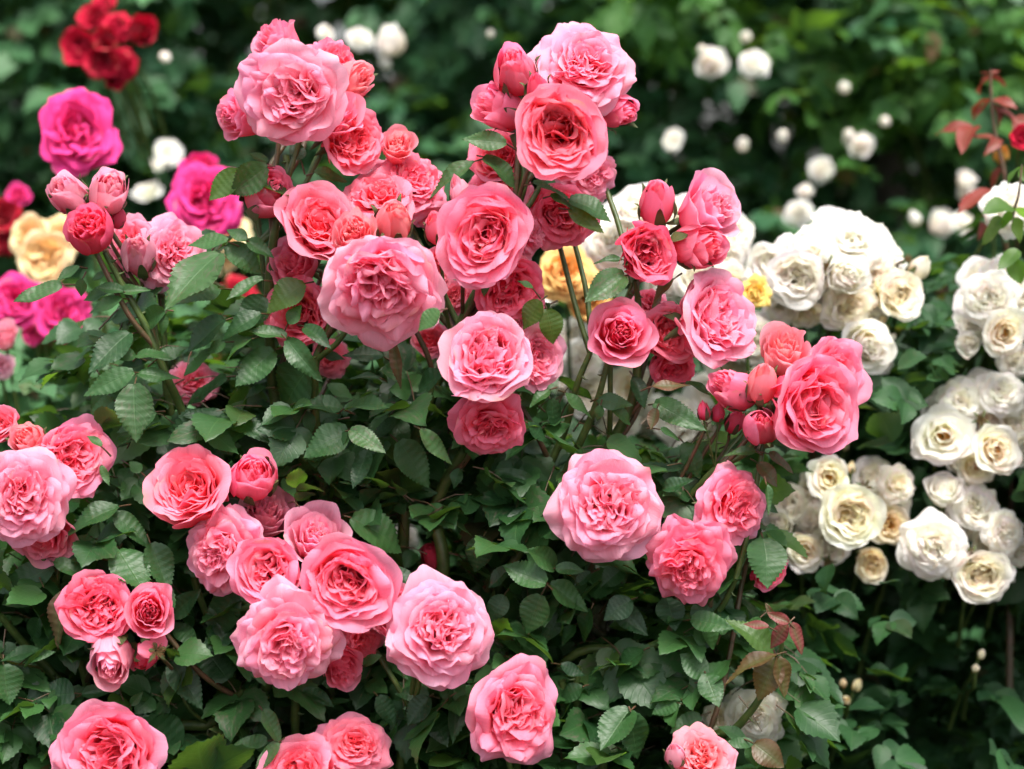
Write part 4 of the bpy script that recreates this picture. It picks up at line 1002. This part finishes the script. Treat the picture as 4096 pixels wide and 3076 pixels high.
# ---- the pink bush
BASE = np.array((-.08, .16, 0.))
bush = empty('rose_bush', Matrix.Translation(BASE), 'dark green leafy rose bush carrying the pink roses', 'rose bush')
Bi = Matrix.Translation(BASE).inverted()
def part(name, me, parent=bush, inv=Bi):
    o = obj(name, me); o.parent = parent; o.matrix_parent_inverse = inv; return o
rgc = np.random.default_rng(5)
for pts, mm in CANES:
    P = [np.array(at(x, y, d*.01)) for x, y, d in pts]
    for q in smooth_path(P, 8*len(P)): CANE_PTS.append((*q, 0))
    last = P[-1]
    if pts[-1][1] >= 1390:       # runs on down to the crown of the bush
        foot = BASE+np.array((rgc.uniform(-.07, .07), rgc.uniform(-.05, .05), .0))
        P = P+[lerp(last, foot, .55)+np.array((0, .02, .02)), foot]
    Q = smooth_path(P, 8*len(P)); r = np.linspace(mm*.001, mm*.001+.0035*(len(P) > 3), len(Q))
    V, F = tube(Q, r, 9)
    pile = Pile(); pile.add(V, F)
    for k in range(3, len(Q)-2, 4):      # prickles
        if rgc.random() < .6:
            a = norm(np.cross(Q[k+1]-Q[k], rgc.normal(size=3))); V, F = tube([Q[k]+a*r[k]*.7, Q[k]+a*(r[k]+.003)+(Q[k]-Q[k-1])*.1, Q[k]+a*(r[k]+.006)-(Q[k]-Q[k-1])*.12], [.0016, .0008, .0002], 5); pile.add(V, F)
    part('cane', pile.mesh('cane', M_CANE))

PR = np.array([(r[0], r[1], r[2]*.5, r[6]*.01) for r in PINK])
for i, row in enumerate(PINK): build_pink(i, row)

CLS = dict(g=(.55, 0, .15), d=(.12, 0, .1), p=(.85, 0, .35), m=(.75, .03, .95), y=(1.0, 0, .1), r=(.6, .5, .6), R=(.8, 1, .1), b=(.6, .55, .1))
M_COPPER = leaf_material('coppery_leaf', (.10, .03, .015), (.16, .05, .02), (.2, .09, .04), red=(.24, .028, .022), transl=.35, tcol=(.4, .1, .03))
M_LEAFG = leaf_material('young_leaf', (.03, .07, .02), (.055, .12, .022), (.10, .17, .05), transl=.42, tcol=(.22, .46, .03))
rgl = np.random.default_rng(77)
hand = []
for bx, by, tx, ty, wf, k in LEAVES:
    L = math.hypot(tx-bx, ty-by)
    hand.append((L*L*wf, bx, by, tx, ty, wf, k))
hand.sort(reverse=True)
rest = Pile(); stalks = Pile()
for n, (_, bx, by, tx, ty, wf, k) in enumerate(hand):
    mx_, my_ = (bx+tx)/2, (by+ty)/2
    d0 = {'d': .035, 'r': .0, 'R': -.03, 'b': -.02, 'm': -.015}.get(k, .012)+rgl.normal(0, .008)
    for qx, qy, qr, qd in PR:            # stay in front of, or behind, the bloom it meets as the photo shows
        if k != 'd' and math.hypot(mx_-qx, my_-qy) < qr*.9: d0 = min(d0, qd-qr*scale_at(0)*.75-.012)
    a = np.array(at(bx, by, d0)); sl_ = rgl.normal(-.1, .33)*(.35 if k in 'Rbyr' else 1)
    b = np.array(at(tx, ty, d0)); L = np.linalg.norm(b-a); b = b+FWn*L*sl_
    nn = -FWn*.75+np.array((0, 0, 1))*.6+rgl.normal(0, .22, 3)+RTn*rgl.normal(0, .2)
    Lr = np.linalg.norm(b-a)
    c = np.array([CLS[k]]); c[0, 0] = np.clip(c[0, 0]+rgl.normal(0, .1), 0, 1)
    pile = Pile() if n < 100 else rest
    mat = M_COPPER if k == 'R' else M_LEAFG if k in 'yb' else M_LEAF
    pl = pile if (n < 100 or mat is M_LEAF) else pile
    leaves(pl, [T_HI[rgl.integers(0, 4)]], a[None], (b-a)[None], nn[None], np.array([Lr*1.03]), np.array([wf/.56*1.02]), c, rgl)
    back = a-(b-a)/Lr*.012*rgl.uniform(.5, 1)+np.array((0, .008, -.004)); V, F = tube([back, (a+back)/2+np.array((0, .001, 0)), a], [.0009, .0008, .0006], 5); stalks.add(V, F)
    if n < 100: part('leaf', pile.mesh('leaf', mat))

GUARD = np.concatenate([PR, [(1632, 1548, 54, .12), (1600, 1520, 30, .12), (1660, 1580, 30, .12), (1548, 1552, 24, .12), (870, 1165, 26, .4), (1298, 1340, 22, .34), (1280, 860, 60, .4), (1370, 850, 70, .4), (1470, 900, 50, .4)]])
# leaves filling the bush between and behind those
rg = np.random.default_rng(11)
PB = [(-250, 1750), (-250, 1120), (40, 1140), (170, 1060), (190, 860), (215, 690), (340, 640), (420, 560), (540, 540), (640, 600), (720, 690), (980, 640), (1090, 600), (1170, 680), (1200, 840), (1250, 900), (1400, 915), (1510, 925),
      (1570, 965), (1690, 1010), (1600, 1120), (1640, 1290), (1690, 1400), (1690, 1560), (1660, 1750)]
def fill(n, poly, ytop, ds, xr, yr, soft=260):
    px = rg.uniform(*xr, n); py = rg.uniform(*yr, n); d = ds[0]+(ds[1]-ds[0])*rg.random(n)**.9
    ok = inside(poly, px, py) & (rg.random(n) < np.clip((py-ytop)/soft, .12, 1))
    return px[ok], py[ok], d[ok]
def place(px, py, d):
    D = FD+d; s = WID/2212*D/FD
    return CAMn + FWn*D[:, None] + RTn*((px-1106)*s)[:, None] - UPn*((py-830.5)*s)[:, None]
px, py, d = fill(2300, PB, 560, (.035, .34), (-250, 1700), (540, 1750))
P = place(px, py, d)
out = np.stack([rg.normal(0, .7, len(P)), rg.normal(-.45, .5, len(P)), rg.normal(.05, .45, len(P))], -1)
B, D_, Z, S, (ra, rb) = sprays(rg, P, out, 5, .027, .047)
mid = B+norm(D_)*S[:, None]*.5
qx, qy, qd = proj(mid); keep = np.ones(len(B), bool)
for bx, by, br, bd in GUARD: keep &= ~((np.hypot(qx-bx, qy-by) < br+S/scale_at(0)*.42) & (qd < bd+.035))
foliage = Pile(); fresh = Pile()
pg = pigments(rg, len(B), .5, .02, .6); pg[:, 1] *= .5
new = rg.random(len(B)) < .09
for sel, pl in ((keep & ~new, foliage), (keep & new, fresh)): leaves(pl, T_MID, B[sel], D_[sel], (Z+[0, -.35, 0])[sel], S[sel], np.ones(sel.sum())*1.08, pg[sel], rg)
part('new_growth', fresh.mesh('new_growth', M_LEAFG))['kind'] = 'stuff'
# the sides and skirt of the bush, down to the soil
n = 900; th = rg.uniform(0, TAU, n); zz = rg.uniform(.12, .95, n); rad = rg.uniform(.25, .5, n)
P = np.stack([-.1+rad*1.15*np.cos(th), .22+rad*.62*np.sin(th), zz], -1)
px_, py_, pd_ = proj(P); ok = ((pd_ > .12) | (py_ > 1720) | (px_ < -60)) & ~((px_ > 1640) & (py_ < 1700)) & (py_ > 900); P = P[ok]
out = np.stack([np.cos(th[ok]), np.sin(th[ok]), rg.normal(0, .4, ok.sum())], -1)+rg.normal(0, .4, (ok.sum(), 3))
B, D_, Z, S, _ = sprays(rg, P, out, 5, .036, .052)
qx, qy, qd = proj(B+norm(D_)*S[:, None]*.5); keep = np.ones(len(B), bool)
for bx, by, br, bd in GUARD: keep &= ~((np.hypot(qx-bx, qy-by) < br+S/scale_at(0)*.4) & (qd < bd+.035))
leaves(foliage, T_MID, B[keep], D_[keep], Z[keep], S[keep], np.ones(keep.sum()), pigments(rg, keep.sum(), .3), rg)
for k in rest.V: pass
off = foliage.n
for V, F, C, U in zip(rest.V, rest.F, rest.C, rest.U): foliage.V.append(V); foliage.F.append(F+off); foliage.C.append(C); foliage.U.append(U)
fo = part('foliage', foliage.mesh('foliage', M_LEAF)); fo['kind'] = 'stuff'
rachis(stalks, ra[::1], rb[::1])
st = part('leafstalk', stalks.mesh('leafstalk', M_RED)); st['kind'] = 'stuff'

# spent blooms: a boss of dry stamens on a pale calyx
def spent(px, py, dia, fx, fy, dc, label, cat='spent bloom', petals=0, pal='d', bract=True, mat=None, n=70):
    rg = np.random.default_rng(int(px)); d = dc*.01; R = dia*.5*scale_at(d)
    M, f = facing_matrix(at(px, py, d), fx, fy, R, .3, rg.random()*TAU, .5)
    e = empty('spent_rose', M, label, cat)
    obj('stamens', stamens(rg, .62, n, .1).mesh('stamens', mat or M_BROWN), e)['kind'] = 'stuff'
    P = Pile()
    for i in range(5):
        V, u, v, nu, nv = petal(rg, TAU*i/5+rg.random()*.4, .95, .26, .5, [10, -8+20*rg.random(), -20, -50], r0=.1, z0=.02, e=.2, nu=7, nv=9)
        V = V.reshape(nv, nu, 3); m_ = V[:, 3:4].copy(); k = np.linspace(1, .2, nv)[:, None, None]; P.add((m_+(V-m_)*k).reshape(-1, 3), grid_faces(nu, nv))
    z = np.linspace(-.5, .08, 7); V, F = tube(np.stack([0*z, 0*z, z], -1), .04+.3*np.sin(np.linspace(.12, 2.3, 7)), 9); P.add(V, F)
    obj('calyx', P.mesh('calyx', M_SEPAL), e)
    for i in range(petals):
        V, u, v, nu, nv = petal(rg, -.6+i*1.3+rg.random(), 1.3, .7, 1.0, [5, 10, 0, -30], r0=.1, ruf=.14)
        C = tint(PAL[pal][0], PAL[pal][1], u, v, rg); obj('petal', new_mesh('petal', V, grid_faces(nu, nv), M_PINK, C, np.stack([u, v, u*0], -1)), e)
    b = M @ Vector((0, 0, -.45)); q = b+Vector((.004, .06, -.03)); Q = smooth_path([b, b-f*.012, (b+q)/2, q], 8)
    V, F = tube(Q, .0017, 6); s = obj('stem', new_mesh('stem', V, F, M_RED)); s.parent = e; s.matrix_parent_inverse = M.inverted()
spent(338, 1406, 60, .25, .1, -5, 'spent bloom with bare brown stamens and pale sepals in the small three-rose cluster', petals=2)
spent(1515, 1098, 44, -.5, .3, 1, 'withered brown flower head behind the sideways pink rose', n=110)
spent(1115, 862, 40, .4, -.3, 2, 'dried stamen head under the sideways pale rose next to the quartered one')
spent(1790, 575, 60, .0, .2, 24, 'brown withered heart in the middle of the domed white cluster', mat=M_BROWN, n=110)
spent(1960, 560, 34, .5, .3, 27, 'brown dried flower head at the right shoulder of the domed white cluster')
spent(2120, 905, 46, .0, .1, 24, 'brown spent heart between the flat stamen-showing rose and its neighbours')
spent(1868, 1052, 44, .1, .3, 24, 'brown spent heart at the top of the lower white cluster')
spent(2098, 1195, 44, -.2, .2, 23, 'brown spent heart right of the big round white rose')
spent(1790, 1215, 40, .0, -.2, 24, 'small brown spent heart under the large cream-hearted white rose')

# ------------------------------------------------------------------ the white climber on the right
for i, (px, py, dia, kind, fx, fy, dc, pal, o, label) in enumerate(WHITE):
    bud = kind == 'tight'
    build_simple('white_rose_bud' if bud else 'white_rose', 'rose bud' if bud else 'rose', 'white roses of the bush beside the pink one', i, px, py, dia*(.72 if bud and dia < 33 else 1.12 if py < 700 and px < 1600 else 1.05 if py < 800 else 1.02), kind, fx, fy, dc*.01, WPAL[pal], o, label, M_WHITE, 700, 11 if dia > 60 else 8)
for i, (c, px, py, dia, kind, fx, fy, dc, o, label) in enumerate(OTHER):
    mat = M_PLAIN[{'magenta': 'magenta', 'pale': 'pale', 'red': 'red', 'darkred': 'red'}.get(c, 'yellow')]
    nm = {'darkred': 'red', 'pale': 'pink', 'lemon': 'yellow'}.get(c, c)
    build_simple(nm+'_rose' if kind != 'tight' else 'rose_bud', 'rose' if kind != 'tight' else 'rose bud', nm+' roses behind the pink bush', i, px, py, dia*1.03, kind, fx, fy, dc*.01, OPAL[c], o, label, mat, 900, 9,
                 stem_to=(.01, .06, -.22) if nm != 'red' else (.02, .12, -.12))

def plant(name, label, cat, base, group=None):
    M = Matrix.Translation(base); return empty(name, M, label, cat, group), M.inverted()

def bushy(e, inv, rg, P, out, mat, lmin, lmax, T=T_MID, light=.45, red=.02, blotch=.2, up=.7, guard=None, wsc=1.0):
    B, D_, Z, S, ends = sprays(rg, P, out, 5, lmin, lmax, up=up)
    k = np.ones(len(B), bool)
    if guard is not None:
        qx, qy, qd = proj(B+norm(D_)*S[:, None]*.5)
        for gx, gy, gr, gd in guard: k &= ~((np.hypot(qx-gx, qy-gy) < gr+S/scale_at(.3)*.38) & (qd < gd+.05))
    pl = Pile(); leaves(pl, T, B[k], D_[k], (Z+[0, -.25, 0])[k], S[k], np.full(k.sum(), wsc), pigments(rg, k.sum(), light, red, blotch), rg)
    o = part('foliage', pl.mesh('foliage', mat), e, inv); o['kind'] = 'stuff'

def cane_part(e, inv, pts, r0, r1, mat):
    Q = smooth_path(pts, 8*len(pts)); V, F = tube(Q, np.linspace(r0, r1, len(Q)), 7); part('cane', new_mesh('cane', V, F, mat), e, inv)

WR = np.array([(r[0], r[1], r[2]*.5, r[6]*.01) for r in WHITE]+[(r[1], r[2], r[3]*.5, r[7]*.01) for r in OTHER])
rg = np.random.default_rng(21)
e, inv = plant('rose_bush', 'dark leafy climbing rose bush carrying the white roses', 'rose bush', (.42, .62, 0))
PW = [(1180, 1800), (1180, 980), (1230, 640), (1330, 520), (1480, 470), (1640, 560), (1760, 640), (1960, 610), (2060, 520), (2130, 430), (2230, 400), (2700, 420), (2700, 1800)]
px, py, d = fill(4000, PW, 450, (.20, .80), (1180, 2700), (420, 1800), 300)
ok = ~((py > 1215) & (px > 1560) & (d < .48) & (rg.random(len(d)) < .88)); px, py, d = px[ok], py[ok], d[ok]
P = place(px, py, d); n = len(P)
out = np.stack([rg.normal(0, .7, n), rg.normal(-.5, .5, n), rg.normal(0, .45, n)], -1)
P2 = np.stack([rg.uniform(.15, 1.1, 500), rg.uniform(.45, .9, 500), rg.uniform(.1, .5, 500)], -1)
out2 = rg.normal(0, .6, (500, 3))+np.array((0, -.3, 0))
bushy(e, inv, rg, np.concatenate([P, P2]), np.concatenate([out, out2]), M_LEAFW, .028, .045, light=.4, guard=WR, blotch=.3)
for k in range(16):
    x, y = rg.uniform(1300, 2300), rg.uniform(650, 1150); t = np.array(at(x, y, rg.uniform(.36, .6))); f = np.array((.42, .62, 0))+rg.normal(0, .05, 3)*[1, 1, 0]
    cane_part(e, inv, [t, lerp(t, f, .3)+np.array((rg.normal(0, .03), .03, .02)), lerp(t, f, .65)+np.array((rg.normal(0, .04), .05, 0)), f], .0022, .006, M_CANE)

# fresh green tip with three leaves at the right edge, in front of the white rose there
# ------------------------------------------------------------------ magenta and yellow roses' low bushes on the left
for nm, lab, base, poly, ytop, ds, cnt, li, mt in (
  ('rose_bush', 'loose blurred rose bush carrying the magenta roses at the left', (-.55, .62, 0), [(-450, 1500), (-450, 640), (-50, 600), (90, 690), (300, 640), (520, 540), (650, 560), (700, 1500)], 520, (.36, .72), 620, .75, M_LEAFH),
  ('rose_bush', 'low rose bush under the yellow roses, farther back at the left', (-.62, 1.0, 0), [(-500, 1500), (-500, 560), (0, 560), (250, 560), (330, 640), (760, 500), (800, 1500)], 480, (.62, 1.1), 800, .7, M_LEAFH),
  ('rose_bush', 'low rose bush glimpsed behind the middle of the pink bush, with orange roses', (.1, .95, 0), [(600, 1700), (640, 560), (1150, 600), (1400, 560), (1500, 700), (1500, 1700)], 500, (.55, 1.05), 700, .5, M_LEAFW)):
    rg = np.random.default_rng(len(lab)*7)
    e, inv = plant(nm, lab, 'rose bush', base)
    px, py, d = fill(cnt*3//2, poly, ytop, ds, (-500, 1500), (480, 1700), 300)
    P = place(px, py, d); P = P[P[:, 2] > .05]; n = len(P)
    out = np.stack([rg.normal(0, .7, n), rg.normal(-.4, .5, n), rg.normal(.1, .45, n)], -1)
    bushy(e, inv, rg, P, out, mt, .03, .05, light=li, red=.05, guard=WR)
    for k in range(9):
        j = rg.integers(0, n); t = P[j]; f = np.array(base)+rg.normal(0, .04, 3)*[1, 1, 0]
        cane_part(e, inv, [t, lerp(t, f, .35)+np.array((rg.normal(0, .03), .02, .03)), lerp(t, f, .7), f], .0022, .005, M_CANE)

# coppery young shoot at the upper right
e, inv = plant('rose_shoot', 'tall young rose shoot with coppery red leaves at the upper right', 'rose shoot', at(2180, 1500, .42))
pl = Pile(); rg = np.random.default_rng(3)
for bx, by, tx, ty in ((2138, 172, 2095, 192), (2140, 165, 2178, 190), (2136, 160, 2120, 150), (2140, 158, 2165, 148), (2140, 215, 2088, 235), (2140, 215, 2095, 262), (2145, 215, 2205, 232), (2148, 225, 2160, 285), (2150, 235, 2215, 262),
                       (2100, 275, 2012, 275), (2105, 270, 2070, 325), (2150, 300, 2085, 280), (2160, 300, 2130, 330), (2190, 280, 2230, 240), (2170, 360, 2120, 420), (2160, 420, 2060, 460), (2165, 440, 2100, 520)):
    a = np.array(at(bx, by, .42)); b = np.array(at(tx, ty, .42+rg.normal(0, .02))); L = np.linalg.norm(b-a)
    leaves(pl, T_MID, a[None], (b-a)[None], (-FWn*.5+np.array((0, 0, .8))+rg.normal(0, .3, 3))[None], np.array([L*.92]), np.array([.58]), np.array([[.7, .55+.4*rg.random(), .2]]), rg)
part('foliage', pl.mesh('foliage', M_COPPER), e, inv)['kind'] = 'stuff'
cane_part(e, inv, [np.array(at(*p)) for p in ((2140, 150, .42), (2142, 215, .42), (2152, 300, .42), (2170, 380, .42), (2165, 480, .43), (2185, 700, .45), (2180, 1500, .42))], .0013, .004, M_RED)
e, inv = plant('rose_shoot', 'fresh bright green leaf shoot in front of the white rose at the upper right edge', 'rose shoot', at(2200, 700, .2))
pl = Pile()
for bx, by, tx, ty, r_ in ((2205, 360, 2168, 398, 0), (2205, 362, 2222, 395, 0), (2185, 445, 2130, 452, 0), (2190, 450, 2215, 470, 0), (2165, 470, 2118, 520, .1), (2190, 470, 2205, 520, .1), (2180, 455, 2160, 500, 0), (2200, 540, 2160, 570, 0), (2190, 560, 2205, 610, 0)):
    a = np.array(at(bx, by, .2)); b = np.array(at(tx, ty, .2+rg.normal(0, .01))); L = np.linalg.norm(b-a)
    leaves(pl, T_MID, a[None], (b-a)[None], (-FWn*.5+np.array((0, 0, .8))+rg.normal(0, .3, 3))[None], np.array([L*1.1]), np.array([1.0]), np.array([[.9, r_, .1]]), rg)
part('foliage', pl.mesh('foliage', M_LEAFG), e, inv)['kind'] = 'stuff'
cane_part(e, inv, [np.array(at(*p)) for p in ((2208, 355, .2), (2200, 420, .2), (2188, 470, .23), (2196, 520, .36), (2200, 700, .45))], .001, .002, M_RED)

# ------------------------------------------------------------------ hedge of climbing roses behind
def wall_noise(x, z, s=0): return np.sin(x*3.1+1.3+s)*np.cos(z*2.7+.4+s)+.6*np.sin(x*7.3+z*5.1+s*2)+.5*np.cos(z*9.2-x*4.4+s)
FARG = np.array([(f[0], f[1], f[2]*.12, .97) for f in FAR])
HED = [(-2.1, -1.25), (-1.25, -.62), (-.62, -.05), (-.05, .5), (.5, 1.0), (1.0, 1.7), (1.7, 2.6)]
HLAB = ['outermost left part of the climbing rose hedge, beyond the frame edge', 'climbing rose hedge behind the red cluster and large magenta rose', 'climbing rose hedge behind the topmost pink cluster', 'shaded climbing rose hedge between the two tall pink clusters',
        'climbing rose hedge with white blooms, right of the tall flat pale rose', 'climbing rose hedge with many white blooms, above the domed white cluster', 'outermost right part of the climbing rose hedge']
for hi, ((x0, x1), lab) in enumerate(zip(HED, HLAB)):
    if hi in (0, 6): pass
    rg = np.random.default_rng(300+hi); n = int(3000*(x1-x0)/.6)
    x = rg.uniform(x0-.06, x1+.06, n); z = rg.uniform(.15, 2.25, n); dep = rg.random(n)
    g = wall_noise(x, z)
    y = 1.42+.22*np.sin(x*2.2+hi)+.12*g+dep*.75
    ok = (g > -.75) | (dep > .55)
    P = np.stack([x, y, z], -1)[ok]; n = len(P)
    out = np.stack([rg.normal(0, .6, n), rg.normal(-.6, .4, n), rg.normal(-.05, .45, n)], -1)
    e, inv = plant('climbing_rose', lab, 'climbing rose', ((x0+x1)/2, 1.9, 0), 'climbing rose hedge behind the garden')
    bushy(e, inv, rg, P, out, M_LEAFH, .034, .054, T=T_LOW, guard=FARG, light=.42+.12*math.sin(hi*2), red=.03, up=.62, wsc=1.1)
    for k in range(5):
        t = np.array((rg.uniform(x0, x1), rg.uniform(1.6, 2.1), rg.uniform(1.4, 2.2))); f = np.array(((x0+x1)/2+rg.normal(0, .06), 1.9+rg.normal(0, .05), 0))
        cane_part(e, inv, [t, lerp(t, f, .4)+np.array((rg.normal(0, .08), .05, 0)), lerp(t, f, .75), f], .003, .008, M_CANE)
# brighter green shrub that leans out of the hedge at the upper right
rg = np.random.default_rng(8); n = 210
px = np.concatenate([rg.normal(1960, 150, n), rg.normal(1470, 90, 90)]); py = np.concatenate([rg.normal(130, 110, n), rg.normal(30, 60, 90)]); d = rg.uniform(1.15, 1.6, n+90)
e, inv = plant('shrub', 'yellow-green shrub leaning over the hedge at the upper right', 'shrub', (.95, 1.6, 0))
P = place(px, py, d); out = rg.normal(0, .6, (len(P), 3))+np.array((0, -.3, 0))
bushy(e, inv, rg, P, out, M_LEAFY, .03, .05, T=T_LOW, guard=FARG, light=.3, red=.06)
for k in range(7):
    t = P[rg.integers(0, n)]; f = np.array((.95, 1.6, 0))+rg.normal(0, .05, 3)*[1, 1, 0]
    cane_part(e, inv, [t, lerp(t, f, .4)+np.array((.05, .15, .1)), f], .003, .009, M_CANE)
# far white blooms on the hedge: one mesh each
protos = []
for k, (kind, o) in enumerate((('loose', .5), ('half', .7), ('open', .6), ('tight', .6))):
    outer, heart, rs, h = build_rose(kind, 40+k, WPAL['w'], o, 6)
    pl = Pile()
    for V, F, C, U in outer: pl.add(V, F, C, U)
    pl2 = Pile()
    for V, F, C, U in zip(heart.V, heart.F, heart.C, heart.U): pass
    off = pl.n
    for V, F, C, U in zip(heart.V, heart.F, heart.C, heart.U): pl.V.append(V); pl.F.append(F+off); pl.C.append(C); pl.U.append(U)
    protos.append((pl.mesh('far_white_rose', M_WHITE), h))
rg = np.random.default_rng(9)
for px, py, dia, label in FAR:
    me, h = protos[3 if dia < 28 else int(rg.integers(0, 3))]; d = 1.0+rg.uniform(-.06, .03)
    M, f = facing_matrix(at(px, py, d), rg.normal(0, .4), rg.normal(.25, .3), dia*.5*scale_at(d)*1.05, h, rg.random()*TAU, .5)
    o = bpy.data.objects.new('white_rose', me); COL.objects.link(o); o.matrix_world = M
    tag(o, label, 'rose', 'small far white roses on the hedge')

# trees behind the hedge: dark evergreen wall and a grey trunk
for k, (x, y, lab) in enumerate(((-1.9, 2.9, 'dark evergreen shrub behind the hedge at the far left'), (-.7, 3.0, 'dark evergreen shrub behind the hedge, above the red cluster'), (.5, 2.95, 'dark evergreen shrub behind the hedge between the tall pink clusters'), (1.75, 2.9, 'dark evergreen shrub behind the hedge at the right'))):
    rg = np.random.default_rng(60+k); n = 1500
    P = np.stack([x+rg.uniform(-.75, .75, n), y+rg.uniform(-.35, .35, n), rg.uniform(.1, 3.0, n)], -1)
    e, inv = plant('evergreen_shrub', lab, 'shrub', (x, y, 0), 'evergreen shrubs behind the hedge')
    bushy(e, inv, rg, P, rg.normal(0, .6, (n, 3))+np.array((0, -.4, 0)), M_LEAFD, .07, .12, T=T_LOW, light=.4, red=0)
    cane_part(e, inv, [np.array((x, y, 2.6)), np.array((x+.05, y+.03, 1.3)), np.array((x, y, 0))], .012, .04, M_TRUNK)
tt = np.array(at(1902, 40, 1.62)); e, inv = plant('tree', 'slim tree with a grey trunk behind the yellow-green shrub', 'tree', (tt[0]+.05, tt[1]+.1, 0))
Q = smooth_path([tt+np.array((-.06, .1, 1.6)), tt+np.array((-.02, .05, .7)), tt, tt+np.array((.02, .0, -.2)), np.array((tt[0]+.05, tt[1]+.1, 0))], 30)
V, F = tube(Q, np.linspace(.012, .032, len(Q)), 10); part('trunk', new_mesh('trunk', V, F, M_TRUNK), e, inv)
rg = np.random.default_rng(4); n = 240; P = tt+np.array((-.05, .1, 1.3))+rg.normal(0, .35, (n, 3))
B, D_, Z, S, _ = sprays(rg, P, rg.normal(0, 1, (n, 3)), 5, .05, .08); pl = Pile(); leaves(pl, T_LOW, B, D_, Z, S, np.ones(len(B)), pigments(rg, len(B), .6), rg)
part('crown', pl.mesh('crown', M_LEAFH), e, inv)

# ------------------------------------------------------------------ ground
N_ = 60; gx = np.linspace(-60, 60, N_); X, Y = np.meshgrid(np.sign(gx)*np.abs(gx/60)**2.2*60, np.sign(gx)*np.abs(gx/60)**2.2*60)
Zg = .02*np.sin(X*3.1+Y)*np.cos(Y*2.3)*(np.hypot(X, Y) < 8)
g = obj('ground', new_mesh('ground', np.stack([X, Y, Zg-.015], -1), grid_faces(N_, N_), M_SOIL)); g['kind'] = 'structure'
